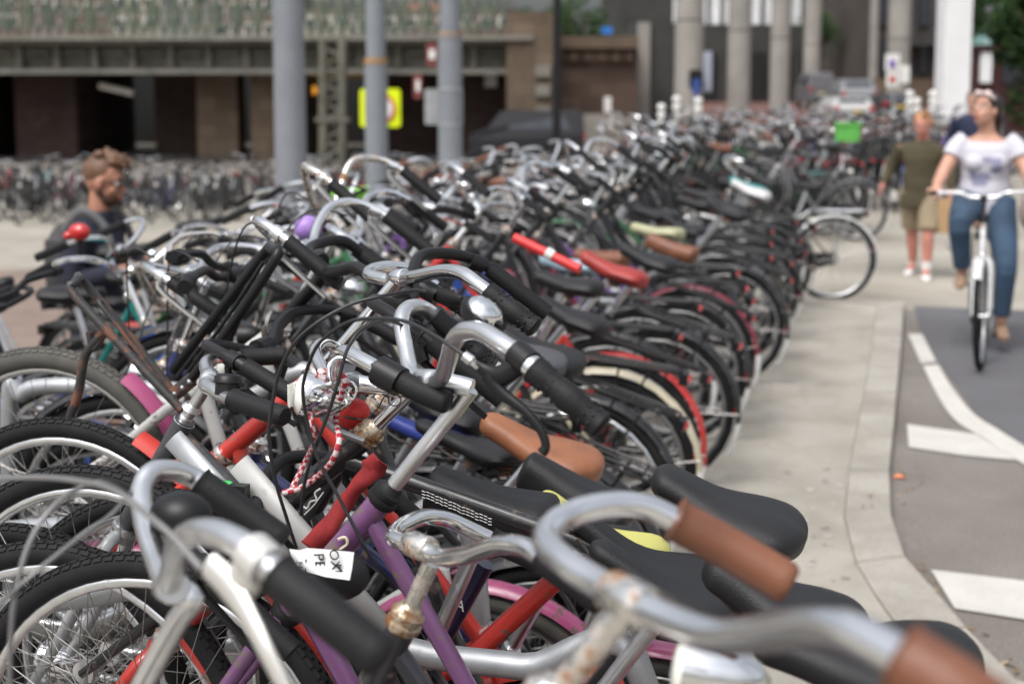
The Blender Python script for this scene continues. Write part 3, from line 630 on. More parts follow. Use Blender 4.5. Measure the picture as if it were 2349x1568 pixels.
# roof carried by the columns
# dark building on the right
db = root_v('brown_building', 'dark brown office building with window bays right of the colonnade', 'building')
vbox(db, 'wall', 1998, 2175, -900, 300, 96, 20, mat('brown_render', (.055, .046, .04), .9, var=.2, vs=.4), z0=-.4)
for i in range(4):
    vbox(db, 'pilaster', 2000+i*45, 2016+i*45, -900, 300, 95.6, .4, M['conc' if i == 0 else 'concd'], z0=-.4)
    for j in range(6): vbox(db, 'window', 2020+i*45, 2042+i*45, 90-j*110, 150-j*110+20, 95.8, .2, M['glass'])
vbox(db, 'awning', 2080, 2170, 96, 104, 94, 2, M['concd']); vbox(db, 'plinth', 2000, 2175, 180, 300, 95.5, .3, M['pier2'], z0=-.4)
# white column in front
wc = root_v('white_column', 'square white steel column beside the woman riding towards the camera', 'column')
vbox(wc, 'shaft', 2169, 2232, -900, 300, 40, .78, mat('white_column_paint', (.66, .66, .68), .6, var=.05, vs=1), z0=-.1); vbox(wc, 'base_plate', 2160, 2241, 268, 275, 39.9, .98, M['conc'], z0=-.06)
# kiosk
ks = root_v('kiosk', 'dark maroon kiosk with a teal domed roof under the tree on the right', 'kiosk')
mk = mat('maroon_board', (.05, .012, .014), .5); vbox(ks, 'cabin', 2236, 2420, 112, 300, 48, 3, mk, z0=-.1)
vbox(ks, 'window', 2250, 2275, 120, 190, 47.9, .1, M['glassw']); vbox(ks, 'window', 2300, 2345, 125, 190, 47.9, .1, M['glass'])
b = MB(); p = VL(2246, 112, 49.5); b.ell((p.x+.1, 49.5, p.z), (.45, .9, .65), 18, 10); b.build('roof', mat('teal_copper', (.12, .22, .2), .5), ks); vbox(ks, 'fascia', 2233, 2425, 104, 113, 47.8, 3.3, mk)
# far houses seen over the viaduct
M['house'] = [mat('far_house_%s' % n_, c, .85, var=.1, vs=.3) for n_, c in (('brick', (.14, .09, .08)), ('cream', (.27, .25, .21)), ('grey', (.17, .17, .16)), ('pink', (.19, .14, .13)))]
hx = -760; k = 0; rh = random.Random(8); hn = ['brick', 'cream', 'grey', 'pink']; od = ['first', 'second', 'third', 'fourth', 'fifth', 'sixth', 'seventh', 'eighth', 'ninth', 'tenth', 'eleventh', 'twelfth', 'thirteenth', 'fourteenth', 'fifteenth', 'sixteenth', 'seventeenth', 'eighteenth', 'nineteenth', 'twentieth']
while hx < 1180:
    w_ = rh.uniform(95, 150); mi = k % 4 if hx > 0 else 0; top = rh.uniform(-330, -200) if hx < 640 else rh.uniform(8, 34)
    h = root_v('far_house', f'{hn[mi]} coloured row house beyond the viaduct railing, {od[k]} of the row from the left', 'house', 'houses beyond the viaduct')
    vbox(h, 'wall', hx, hx+w_, top, 200, 150, 8, M['house'][mi], z0=-1)
    b = MB(); A = VL(hx, top, 150); C_ = VL(hx+w_, top, 150); b.loft([[Vector((x, 149.8, A.z)), Vector((x, 154, A.z+(2.6 if top < 0 else 1.1))), Vector((x, 158.2, A.z))] for x in (A.x, C_.x)]); b.build('roof', M['concd'] if k % 3 else mat('tiles', (.2, .09, .06), .8), h)
    for j in range(3):
        for l in range(7):
            y0 = top+14+l*48
            if y0 > 60: break
            if top > 0 and l > 1: break
            x0 = hx+w_*(.1+.29*j); f = vbox(h, 'window', x0, x0+w_*.2, y0, y0+30, 149.9, .12, M['wframe']); vbox(f, 'pane', x0+w_*.035, x0+w_*.165, y0+4, y0+27, 149.8, .12, M['glass'])
    hx += w_; k += 1
b = MB()
# poles
def pole(px0, px1, hd, segs, lab, extra=None):
    q = root_v('steel_pole', lab, 'pole', 'grey steel poles'); A = VL(px0, 300, hd); C_ = VL(px1, 300, hd); cx = (A.x+C_.x)/2; r = (C_.x-A.x)/2; b = MB()
    gx, gy = cx*CY-hd*SY, cx*SY+hd*CY; zb = zG(gx, gy)
    for (pya, pyb, ra, rb) in segs:
        za = VL(px0, pya, hd).z; zb_ = zb if pyb is None else VL(px0, pyb, hd).z; b.tube([(cx, hd, zb_), (cx, hd, za)], [r*rb, r*ra], 32)
    b.build('shaft', M['polem'], q); b = MB(); b.lathe([(0, r*1.5), (.03, r*1.5), (.031, r*1.2)], (cx, hd, zb), (0, 0, 1), 24); b.build('base_flange', M['polem'], q)
    return q, cx, r
p1 = pole(631, 701, 19, [(-1500, None, .93, 1.04)], 'thickest plain grey steel pole, leftmost of the three poles')
p2 = pole(838, 890, 25, [(148, None, 1, 1.04), (-1500, 146, .78, .86)], 'slim stepped grey steel pole in front of the yellow sign')
p3 = pole(1006, 1060, 23.5, [(88, None, 1, 1.04), (-1500, 86, .75, .82), (80, 87, 1.04, 1.04)], 'stepped grey steel pole with a rust band, rightmost of the three')
for (q, cx, r), py, hd in ((p2, 140, 25), (p3, 82, 23.5)):
    z = VL(1000, py, hd).z; b = MB(); b.tube([(cx, hd, z-.05), (cx, hd, z+.05)], r*1.03, 24); b.build('rust_band', mat('ochre_rust', (.33, .2, .09), .8, var=.4, vs=20), q)
for z in (205, 285):
    zz = VL(1000, z, 23.5).z; b = MB(); b.tube([(p3[1], 23.5, zz-.02), (p3[1], 23.5, zz+.02)], p3[2]*1.06, 24); b.build('clamp_band', M['steel'], p3[0])
lp = root_v('lamp_post', 'thin black lamp post in front of the pale viaduct abutment', 'lamp post'); b = MB(); q = VL(1277, 300, 38); b.tube([(q.x, 38, -1.5), (q.x, 38, 9)], [.13, .085], 12); b.build('post', M['plastic'], lp); b = MB(); b.lathe([(0, .3), (.05, .3), (.5, .12)], (q.x, 38, 9), (0, 0, 1), 12); b.build('lantern', M['glassw'], lp)
# signs
def rrect(cx, cz, w, h, r, y, n=5):
    o = []
    for (sx, sz, a0) in ((1, 1, 0), (-1, 1, 90), (-1, -1, 180), (1, -1, 270)):
        for i in range(n+1): a = R(a0+90*i/n); o.append(Vector((cx+sx*(w/2-r)+math.cos(a)*r, y, cz+sz*(h/2-r)+math.sin(a)*r)))
    return o
def plate(par, name, px0, px1, py0, py1, hd, m, r=.05, th=.03):
    a = VL(px0, py0, hd); c = VL(px1, py1, hd); b = MB(); args = ((a.x+c.x)/2, (a.z+c.z)/2, abs(c.x-a.x), abs(a.z-c.z), r)
    b.loft([rrect(*args, hd), rrect(*args, hd+th)]); b.f = b.f; o = b.build(name, m, par)
    for p in o.data.polygons: p.use_smooth = False
    return o
ys = root_v('traffic_sign', 'fluorescent yellow square board with a red ringed round sign behind the slim pole', 'sign')
plate(ys, 'board', 825, 919, 204, 292, 27, mat('fluorescent_yellow', (.72, .85, .0), .45, var=.02), .07)
b = MB(); c = VL(872, 249, 26.97); b.lathe([(0, .29), (.008, .29)], c, (0, -1, 0), 32); b.build('ring', mat('sign_red', (.55, .05, .05), .4), ys); b = MB(); b.lathe([(0, .235), (.016, .235)], c, (0, -1, 0), 32); b.build('disc', M['white'], ys)
b = MB(); b.tube([(c.x, 27.06, zG(*BV(872, 300, 27).xy)), (c.x, 27.06, c.z+.3)], .035, 8); b.build('post', M['steel'], ys)
gs = root_v('traffic_sign', 'plain grey back of a square sign clamped behind the rightmost pole', 'sign'); plate(gs, 'board', 974, 1062, 204, 286, 23.9, M['steel'], .04)
for (a, c, d, e, w) in ((978, 1003, 100, 152, 'upper'), (948, 968, 170, 226, 'lower')):
    s_ = root_v('traffic_sign', f'small red and white sign hanging on the viaduct, the {w} of the pair', 'sign'); plate(s_, 'board', a, c, d, e, 53, mat('dull_red', (.18, .045, .04), .5), .05); plate(s_, 'panel', a+6, c-5, d+14, e-16, 52.95, M['white'], .02)
st = root_v('parking_sign', 'white parking sign cluster on a thin post before the dark cars', 'sign'); b = MB(); q = VL(2047, 290, 44); b.tube([(q.x, 44, -.05), (q.x, 44, 2.7)], .035, 8); b.build('post', M['steel'], st)
plate(st, 'board', 2032, 2063, 124, 162, 43.9, M['white'], .03); plate(st, 'board', 2034, 2060, 164, 200, 43.9, M['white'], .03); plate(st, 'board', 2064, 2086, 150, 190, 43.95, M['white'], .03); plate(st, 'symbol', 2040, 2054, 138, 156, 43.86, mat('sign_violet', (.16, .08, .4), .4), .08); plate(st, 'symbol', 2041, 2053, 174, 190, 43.86, M['redlens'], .08)
pm = root_v('parking_meter', 'blue and black ticket machine beside the nearest concrete column', 'ticket machine'); plate(pm, 'housing', 1583, 1612, 160, 205, 50, M['plastic'], .1, .35); plate(pm, 'panel', 1588, 1606, 182, 216, 49.95, mat('blue_panel', (.03, .07, .25), .4), .05); b = MB(); q = VL(1598, 205, 50.2); b.tube([(q.x, 50.2, -.1), (q.x, 50.2, q.z)], .12, 8); b.build('post', M['steel'], pm); plate(pm, 'side_board', 1614, 1632, 118, 210, 50.4, mat('grey_blue_board', (.3, .33, .4), .5), .03)
bm = root_v('blue_sign', 'small bright blue board on the railing above the retaining wall', 'sign'); plate(bm, 'board', 1380, 1405, 62, 78, 55, mat('sign_blue', (.02, .15, .5), .4), .03)
# posts topped with pale balls
for i, (px, py0, py1, n_) in enumerate(((1517, 246, 300, 3), (1552, 228, 300, 4), (1602, 232, 300, 3), (2087, 216, 275, 4), (2140, 216, 262, 3), (2103, 232, 262, 2))):
    q = root_v('finial_post', f'short post carrying stacked pale globes behind the far bicycles, {od[i]} from the left', 'post', 'posts with stacked globes'); hd = 34; b = MB(); P = VL(px, py0, hd)
    b.tube([(P.x, hd, -.1), (P.x, hd, P.z)], .03, 6); b.build('post', M['steel'], q)
    for j in range(n_): b = MB(); b.ell((P.x, hd, P.z-.19*j), (.10, .10, .085), 14, 8); b.build('globe', M['white'], q)
# ---------------------------------------------------------------- cars
def car(px0, px1, pyt, hd, c, lab, cat='car', side=False, z=None, van=False):
    A = VL(px0, 250, hd); C_ = VL(px1, 250, hd); q = root_v('parked_car', lab, cat); cx = (A.x+C_.x)/2; w = C_.x-A.x; top = VL(px0, pyt, hd).z
    g_ = z if z is not None else zG(cx*CY-hd*SY, cx*SY+hd*CY); H = top-g_; pm_ = mat('car_paint', c, .35, var=.03, coat=.5 if c[0] > .1 else .1)
    q.location = (cx*CY-hd*SY, cx*SY+hd*CY, g_); q.rotation_euler = (0, 0, YAW+(math.pi/2 if side else math.pi*0)); Wd, Ln = (1.75 if side else w), (w if side else 4.2)
    # local: x across, y along (rear at -y towards camera)
    prof = [(-.5, .30), (-.5, .55), (-.47, .66), (-.40, .95), (-.30, 1.0), (.06, 1.0), (.22, .70), (.42, .62), (.5, .5), (.5, .30)] if not van else [(-.5, .2), (-.5, .6), (-.49, .95), (-.46, 1.0), (.22, 1.0), (.34, .70), (.47, .58), (.5, .5), (.5, .2)]
    b = MB(); rings = []
    for f, k in ((-.5, .96), (-.44, 1), (.44, 1), (.5, .96)):
        ring = []
        for (yy, zz) in prof: nrw = 1-max(0, zz-.66)*.5; ring.append(Vector((f*Wd*nrw, yy*Ln*k, .12+zz*(H-.12)*(1 if k == 1 else .985))))
        rings.append(ring)
    b.loft(rings); bo = b.build('body', pm_, q)
    for p in bo.data.polygons: p.use_smooth = False
    zz = lambda t: .12+t*(H-.12)
    b = MB(); y = -.5*Ln
    b.loft([[Vector((-Wd*.36, y+.115*Ln*.42-.03, zz(.70))), Vector((Wd*.36, y+.115*Ln*.42-.03, zz(.70))), Vector((Wd*.33, y+.095*Ln-.02, zz(.93))), Vector((-Wd*.33, y+.095*Ln-.02, zz(.93)))], [Vector((-Wd*.36, y+.3, zz(.70))), Vector((Wd*.36, y+.3, zz(.70))), Vector((Wd*.33, y+.5, zz(.93))), Vector((-Wd*.33, y+.5, zz(.93)))]]); b.build('rear_window', M['glass'], q)
    for sx in (-1, 1):
        b = MB(); b.loft([[Vector((sx*Wd*(.5-.02-max(0, t-.66)*.25)+sx*.004+o_, yy*Ln, zz(t))) for yy, t in ((-.38, .68), (-.32, .93), (.05, .93), (.17, .68))] for o_ in (0, .02*sx)]); b.build('side_window', M['glass'], q)
        b = MB(); b.box((sx*Wd*.42, y-.005, zz(.56)), (.2, .05, .2)); b.build('tail_light', M['redlens'], q)
        for yy in (-.31, .31):
            b = MB(); b.lathe([(-.1, .2), (-.1, .31), (.1, .31), (.1, .2)], (sx*(Wd/2-.09), yy*Ln, .31), (1, 0, 0), 20); wh = b.build('wheel', M['tyre'], q); b = MB(); b.lathe([(-.11, .19), (.11, .19)], (sx*(Wd/2-.09), yy*Ln, .31), (1, 0, 0), 16); b.build('hub_cap', M['alu'], wh)
    b = MB(); b.box((0, y-.01, zz(.42)), (.52, .03, .12)); b.build('number_plate', mat('plate', (.6, .45, .1) if cat != 'van' else (.6, .55, .3), .5), q)
    b = MB(); b.box((0, y-.02, zz(.2)), (Wd*.9, .12, .2)); b.build('bumper', M['plastic'], q)
    return q
car(1886, 1978, 222, 60, (.42, .42, .41), 'small white car seen from behind among the columns')
car(1908, 1990, 182, 78, (.17, .18, .19), 'silver hatchback parked beyond the white car')
car(2000, 2077, 214, 70, (.02, .02, .025), 'black saloon car behind the parking sign post')
car(1838, 1898, 168, 88, (.13, .13, .14), 'grey van parked between the fourth and fifth columns', 'van', van=True)
car(1076, 1338, 254, 52, (.012, .012, .015), 'long black van side-on before the viaduct abutment', 'van', side=True, van=True)
# ---------------------------------------------------------------- trees
def treeb(px, py, hd, r, lab, n=2600, seed=1, sq=1.0):
    q = root_v('broadleaf_tree', lab, 'tree'); c = VL(px, py, hd); rn = random.Random(seed); b = MB(); zb = -1.2 if px < 1300 else -.1
    b.tube([(c.x, c.y, zb), (c.x+.1, c.y, c.z-r*.6), (c.x, c.y, c.z)], [.22, .16, .08], 8, 4)
    for i in range(7): a = rn.uniform(0, 6.28); b.tube([(c.x, c.y, c.z-r*.7), (c.x+math.cos(a)*r*.6, c.y+math.sin(a)*r*.6, c.z+rn.uniform(-.2, .5)*r)], [.09, .03], 5)
    b.build('trunk', mat('bark', (.09, .07, .05), .9), q); b = MB(); cl = [(Vector((rn.gauss(0, .45), rn.gauss(0, .45), rn.gauss(0, .38)*sq))*r, rn.uniform(.25, .5)*r) for _ in range(26)]
    for i in range(n):
        cc, cr_ = cl[rn.randrange(26)]; d = Vector((rn.gauss(0, 1), rn.gauss(0, 1), rn.gauss(0, 1))).normalized()*cr_*rn.uniform(.6, 1); p = c+cc+d
        u = Vector((rn.gauss(0, 1), rn.gauss(0, 1), rn.gauss(0, 1))).normalized()*.13; v = u.orthogonal().normalized()*.07; b.add([p-u, p-v, p+u, p+v], [[0, 1, 2, 3]], rn.randrange(2), smooth=False)
    tag(b.build('crown', [mat('leaf_dark', (.018, .042, .012), .7, spec=.2), mat('leaf_light', (.04, .085, .022), .7, spec=.2)], q), kind='stuff')
treeb(2400, 10, 42, 2.0, 'leafy green tree overhanging the kiosk at the right edge', 9000, 2)
treeb(1880, 70, 104, 1.7, 'small light green tree glimpsed between the third and fourth columns', 1500, 4)
treeb(1310, 60, 90, 2.0, 'dark green tree above the retaining wall by the lamp post', 2500, 5)
# ---------------------------------------------------------------- rows of parked bicycles
BLK = (.018, .018, .02)
COLS = {'black': BLK, 'grey': (.13, .13, .14), 'silver': (.42, .43, .44), 'white': (.62, .62, .60), 'red': (.45, .03, .025), 'blue': (.02, .06, .28), 'teal': (.02, .22, .2), 'maroon': (.16, .015, .03), 'purple': (.15, .07, .25), 'green': (.03, .13, .05), 'cream': (.5, .45, .33), 'pink': (.5, .11, .25), 'navy': (.02, .025, .08), 'orange': (.6, .16, .02)}
WSP = [0, 0, 0, 1, 1, 2, 3, 4, 4, 4, 5, 6, 7, 7, 8, 8, 0, 4, 1, 5, 7]
SADN = {'leather': 'black', 'brown': 'brown leather', 'saddlegrey': 'worn grey', 'vinyl': 'covered'}
BARN = {'dutch': 'swept chrome', 'high': 'high curved', 'flat': 'flat', 'sweep': 'low swept'}
rng = random.Random(11)
def proto(**k):
    S = dict(hi=False); S.update(k); return S
specs = [
 proto(bar='dutch', frame='step', steer=.12, sz=.99), proto(bar='high', frame='diamond', steer=-.15, sz=1.0, skind='slim', lampmat='chrome'),
 proto(bar='flat', frame='diamond', steer=.2, sz=.97, skind='slim', chaincase=False, barmat='alu', carrier=False, lamp=False, rfender=False, ffender=False, fat=True),
 proto(bar='sweep', frame='mixte', steer=-.05, sz=.95, saddle='brown', skind='leather'), proto(bar='dutch', frame='mixte', steer=-.28, sz=1.02, bell=True, fkcolor=(.4, .4, .4)),
 proto(bar='high', frame='step', steer=.3, sz=.95, saddle='saddlegrey', barmat='chromer', fcarrier=True), proto(bar='dutch', frame='diamond', steer=.02, sz=1.04, gripmat='brown', saddle='brown', skind='leather', barmat='alu'),
 proto(bar='sweep', frame='step', steer=.16, sz=.98, barmat='plastic', tyre='tyregrey'), proto(bar='flat', frame='mixte', steer=-.2, sz=.96, barmat='plastic', rim='chrome', lampmat='chrome'),
]
PT = []
for s in specs:
    r = make_bike({**s}, (0, -60, 0), 0, 'parked_bicycle', hi=False); PT.append((tree(r), s, r))
def onum(n):
    t = ['zeroth']+od+['twenty-first', 'twenty-second', 'twenty-third', 'twenty-fourth', 'twenty-fifth', 'twenty-sixth', 'twenty-seventh', 'twenty-eighth', 'twenty-ninth', 'thirtieth', 'thirty-first', 'thirty-second', 'thirty-third', 'thirty-fourth', 'thirty-fifth', 'thirty-sixth', 'thirty-seventh', 'thirty-eighth', 'thirty-ninth', 'fortieth']
    return t[n]
WTS = ['black']*15+['grey']*2+['silver']*2+['white', 'red', 'blue', 'teal', 'maroon', 'purple', 'green', 'cream', 'navy', 'navy', 'black', 'black', 'black']
USED = set()
def put(i, x, y, z, rz, pitch, roll, colour, label, group):
    t, s, r0 = PT[i]
    if i in USED: r = copy_tree(t)
    else: r = r0; USED.add(i)
    rw = .345
    r.location = (x, y, z); r.rotation_mode = 'XYZ'
    r.rotation_euler = (Matrix.Rotation(rz, 3, 'Z') @ Matrix.Rotation(-pitch, 3, 'Y') @ Matrix.Rotation(roll, 3, 'X')).to_euler()
    c = COLS[colour]
    for k in kids2(r):
        nm_ = k.name.split('.')[0]
        if nm_ == 'frame': k.color = (*c, 1)
        elif nm_ == 'fork': k.color = (*c, 1) if not s.get('fkcolor') else (.4, .4, .42, 1)
        elif nm_ == 'mudguard': k.color = (*(c if colour in ('black', 'grey', 'red', 'white', 'maroon', 'teal') or rng.random() < .3 else BLK), 1)
    tag(r, label, 'bicycle', group); return r
def kids2(o): return CH.get(o.name, []) if False else [c for c in o.children]
# shape of the long rack: rear axle position along the row
def XR(Y): return -1.2+.65*(1-sm(1.2, 3.6, Y))
bpy.context.view_layer.update()
NEAR_SKIP = 3.2      # nearer than this the row is built bike by bike further down
def desc(s, c): return f"{c} bicycle with {BARN[s['bar']].split()[0]} bars"

Y = NEAR_SKIP; k = 0; forced = {0: (6, 'black'), 3: (0, 'black'), 7: (4, 'red'), 10: (3, 'blue'), 12: (0, 'maroon')}
while Y < 11.3:
    k += 1; i, c = forced.get(k, (rng.choice(WSP), rng.choice(WTS))); hgh = k % 2
    if c == 'orange': c = 'red'
    put(i, XR(Y)+rng.uniform(-.08, .08), Y, .0, math.pi+rng.uniform(-.05, .05), R((18 if hgh else 5)+rng.uniform(-3, 3)), R(rng.uniform(-5, 5)), c, f"{desc(specs[i], c)}, {onum(k)} in the kerb-side rank past the near ones", 'bicycles in the kerb-side rank of the long rack')
    Y += .36+rng.uniform(-.03, .03)
Y = 2.0; k = 0
while Y < 11.6:
    k += 1; i = rng.choice((0, 2, 4, 7, 8, 7, 4) if Y < 5 else (0, 0, 1, 4, 4, 5, 6, 0)); c = rng.choice(WTS); hgh = (k+1) % 2; out_ = .45 if k % 3 == 1 else 0
    if True:
        put(i, XR(Y)-2.22-out_+rng.uniform(-.1, .1)-.25*(1-sm(2, 4, Y)), Y, -.06, rng.uniform(-.06, .06), R((4 if hgh else -1)+(3 if Y > 5.5 else 0)+rng.uniform(-1, 1)), R(rng.uniform(-6, 6)), c, f"{desc(specs[i], c)}, {onum(k)} in the far-side rank of the long rack", 'bicycles in the far-side rank of the long rack')
    Y += .34+rng.uniform(-.04, .04)
# bike with white mudguards closing the row
# second block of racks further on
for row, (hd0, pxa, pxb, n_, rz0, zoff) in enumerate(((16.5, 1500, 1960, 22, math.pi, 0), (20, 1470, 2180, 30, math.pi, 0), (25, 1400, 2200, 34, 0, 0))):
    for j in range(n_):
        px = lerp(pxa, pxb, (j+.5)/n_)+rng.uniform(-5, 5); p = BV(px, 500, hd0+rng.uniform(-.5, .5)+(j % 3)*.35); i = rng.choice(WSP); c = rng.choice(WTS)
        if px > 2000 and row < 1: continue
        put(i, p.x, p.y, zG(p.x, p.y), rz0+rng.uniform(-.12, .12) if row != 1 else math.pi/2+.35*math.pi*rng.choice((0, 1))*0+rng.uniform(-.3, .1), R(rng.choice((2, 10))), R(rng.uniform(-6, 6)), c, f"{desc(specs[i], c)}, {onum(j+1)} from the left in {('the first', 'the second', 'the last')[row]} rank beyond the gap", f"bicycles in {('the first', 'the second', 'the last')[row]} rank beyond the gap")
# ranks below the viaduct on the left
for row, (hd0, n_) in enumerate(((28.0, 38), (31, 40))):
    for j in range(n_):
        px = lerp(-60, 1330, (j+.5)/n_)+rng.uniform(-8, 8); p = BV(px, 500, hd0+rng.uniform(-.4, .4)+(j % 2)*.5); i = rng.choice((7, 8, 7, 8, 2, 0, 3)); c = rng.choice(WTS)
        put(i, p.x, p.y, zG(p.x, p.y)+.0, math.pi*.5+YAW+rng.uniform(-.35, .1)+(math.pi if rng.random() < .3 else 0), R(rng.choice((0, 2))), R(rng.uniform(-6, 6)), c, f"{desc(specs[i], c)}, {onum(j+1)} from the left in the {('front', 'back')[row]} rank below the viaduct", f"bicycles in the {('front', 'back')[row]} rank below the viaduct")
# rack hoops
b = MB()
def hoop(Y, x0, x1, z0, z1, r=.021):
    b = MB(); P = [(x0-.04, Y, 0), (x0-.03, Y, z0-.16), (x0+.0, Y, z0-.04), (x0+.12, Y, z0), (lerp(x0, x1, .5), Y, (z0+z1)/2+.005), (x1-.12, Y, z1), (x1, Y, z1-.05), (x1+.02, Y, z1-.16), (x1+.03, Y, 0)]
    b.tube(P, r, 14, 6); return b
for j in range(22):
    Y = 1.32+.425*j; q = empty('bicycle_rack', (0, 0, 0)); c_ = XR(Y)
    tag(q, f"galvanised steel rack hoop between the parked wheels, {onum(j+1)} from the near end", 'bicycle rack', 'hoops of the long bicycle rack')
    hoop(Y, c_-1.32, c_-.18, .40, .38).build('hoop', M['steel'], q)
    b = MB()
    for dy in (-.035, .035): b.tube([(c_-1.62, Y+dy+.2, .30), (c_-1.2, Y+dy+.2, .36), (c_-.75, Y+dy+.2, .24)], .009, 6, 3)
    b.tube([(c_-1.3, Y+.2, .0), (c_-1.3, Y+.2, .33)], .015, 6); b.build('wheel_channel', M['steel'], q)
q = empty('rack_rail', (0, 0, 0)); tag(q, 'long galvanised ground rail running under the whole double rack', 'rail'); b = MB(); b.tube([(XR(y)-1.36, y, .04) for y in np.arange(.8, 11.8, .5)], .025, 8); b.build('rail', M['steel'], q)
# ---------------------------------------------------------------- the near bicycles, each built on its own
def hero(label, Y, head=None, S=None, bar=None, grips=None, stem=None, pitch=None, x0=None, **k):
    sp = dict(hi=True, label=label); sp.setdefault('carrier', False); sp.update(k); rw = .345; hx = sp.get('hx', .90)-.035; hz = sp.setdefault('hz', .95)
    if sp.get('fpx'):
        wb = sp.get('wb', 1.10); Fw = W(*sp['fpx'], Y); pitch = math.asin(max(-.2, min(.6, (Fw.z-rw)/wb))); X = Fw.x+wb*math.cos(pitch); zr = 0
        print('HEROF', label[:30], 'pitch %.1f' % math.degrees(pitch), 'X %.2f' % X)
    elif head:
        Hw = W(*head, Y); best = None
        if pitch is None:
            for i in range(0, 300):
                t = R(i*.1); z = rw+(hz-rw)*math.cos(t)+hx*math.sin(t)
                if best is None or abs(z-Hw.z) < best[0]: best = (abs(z-Hw.z), t)
            pitch = best[1]
        else: pitch = R(pitch)
        z = rw+(hz-rw)*math.cos(pitch)+hx*math.sin(pitch); zr = Hw.z-z; xl = hx*math.cos(pitch)-(hz-rw)*math.sin(pitch); X = Hw.x+xl
        print('HERO', label[:30], 'pitch %.1f' % math.degrees(pitch), 'zr %.2f' % zr, 'X %.2f' % X)
    else:
        pitch = R(pitch); Sw = W(S[0], S[1], Y); sl = rw+(sp.get('sz', .97)-rw)*math.cos(pitch)+sp.get('sx', .2)*math.sin(pitch); zr = 0
        X = Sw.x+sp.get('sx', .2)*math.cos(pitch)-(sp.get('sz', .97)-rw)*math.sin(pitch); print('HEROS', label[:30], 'X %.2f' % X, 'Sz %.2f vs %.2f' % (Sw.z, sl))
    sp['pitch'] = pitch; sp['hx'] = sp.get('hx', .90)
    T = lambda p: Vector((-(p.x-X), -(p.y-Y), p.z-zr))
    Q = lambda q: T(W(q[0], q[1], Y+(q[2] if len(q) > 2 else 0)))
    if S: sp['S'] = Q(S)
    if sp.get('fpx'):
        sp['F'] = Q(sp['fpx'])
        if head: sp['H1'] = Q(head)
    if sp.get('topt'): sp['topt'] = [Q(q) for q in sp['topt']]
    if isinstance(stem, float): sp['stem'] = stem; stem = None
    if isinstance(bar, str): sp['bar'] = bar; bar = None
    if bar:
        sp['barpath'] = dict(path=[Q(q) for q in bar], grips=[[Q(q) for q in g_] for g_ in (grips or [])])
        sp['C'] = Q(k['clamp'])
    if stem: sp['stempath'] = [Q(q) for q in stem]
    r = make_bike(sp, (X, Y, zr), math.pi, 'parked_bicycle', True); tag(r, label, 'bicycle'); return r, Q, sp
def extra(par, name, P, r, m, n=8, k=6, Q=None, flat=None):
    b = MB(); b.tube([Q(p) for p in P] if Q else P, r, n, k, flat=flat); return b.build(name, m, par)
# nearest, chrome bar with brown grips
h1, q1, s1 = hero('bicycle nearest the camera with broad chrome handlebar and brown leather grips', 1.0, head=(1235, 1640), clamp=(1440, 1375), frame='mixte', pitch=15, gripmat='brown', gr=.0195, tread=False, barmat='barchrome', stemmat='chromer', br=.0122,
 bar=[(1570, 1205, .25), (1480, 1163, .235), (1390, 1158, .21), (1295, 1185, .17), (1252, 1235, .12), (1296, 1288, .07), (1370, 1335, .035), (1440, 1375, 0), (1545, 1425, -.04), (1645, 1458, -.08), (1750, 1452, -.12), (1850, 1438, -.16), (1955, 1450, -.20), (2085, 1518, -.235)],
 grips=[[(1548, 1190, .25), (1680, 1262, .26), (1815, 1342, .26)], [(2065, 1505, -.235), (2190, 1585, -.245), (2330, 1690, -.25)]], stem=[(1235, 1640), (1350, 1500), (1440, 1390)], color=(.03, .03, .035), lamp=False, carrier=False, saddle='leather')
# near left, aluminium bar with silver brake lever
h2, q2, s2 = hero('near left bicycle with matt aluminium handlebar, black grips and big silver brake lever', 1.22, head=(290, 1650), clamp=(392, 1345), frame='diamond', pitch=15, barmat='alu', stemmat='alu', gr=.0175, br=.0122, str=.0125,
 bar=[(470, 1112, .24), (438, 1093, .235), (390, 1078, .21), (345, 1085, .18), (324, 1130, .15), (336, 1210, .10), (362, 1290, .05), (385, 1345, 0), (398, 1300, -.04), (410, 1252, -.09), (445, 1222, -.14), (501, 1224, -.17), (575, 1261, -.20), (645, 1325, -.22)],
 grips=[[(458, 1105, .24), (550, 1170, .245), (652, 1242, .25)], [(636, 1318, -.22), (745, 1405, -.23), (880, 1512, -.235)]], stem=[(290, 1650), (350, 1530), (410, 1420), (440, 1375), (400, 1345)], color=(.05, .05, .055), lamp=False, hz=.93, ffender=False, rfender=False)
hb2 = [c for c in h2.children if c.name.startswith('handlebar')][0]
b = MB(); b.tube([q2(p) for p in [(600, 1262, -.205), (560, 1330, -.20), (520, 1345, -.19)]], [.014, .017, .012], 10, 4, flat=.6); b.lathe([(-.013, .0185), (.013, .0185)], q2((598, 1285, -.205)), q2((640, 1320, -.22))-q2((575, 1261, -.2)), 14)
o = b.build('brake_lever', mat('cast_aluminium', (.62, .61, .58), .42, .6, var=.08, bump=.1), hb2)
b = MB(); b.tube([q2(p) for p in [(482, 1296, -.19), (530, 1345, -.20), (575, 1420, -.215), (610, 1490, -.225), (655, 1580, -.23)]], [.013, .014, .010, .009, .008], 10, 5, flat=.6); b.build('brake_blade', bpy.data.materials['cast_aluminium'], hb2)
b = MB(); b.ell(q2((415, 1180, .1)), (.035, .03, .025), 12, 8); b.build('gear_shifter', M['plastic'], hb2)
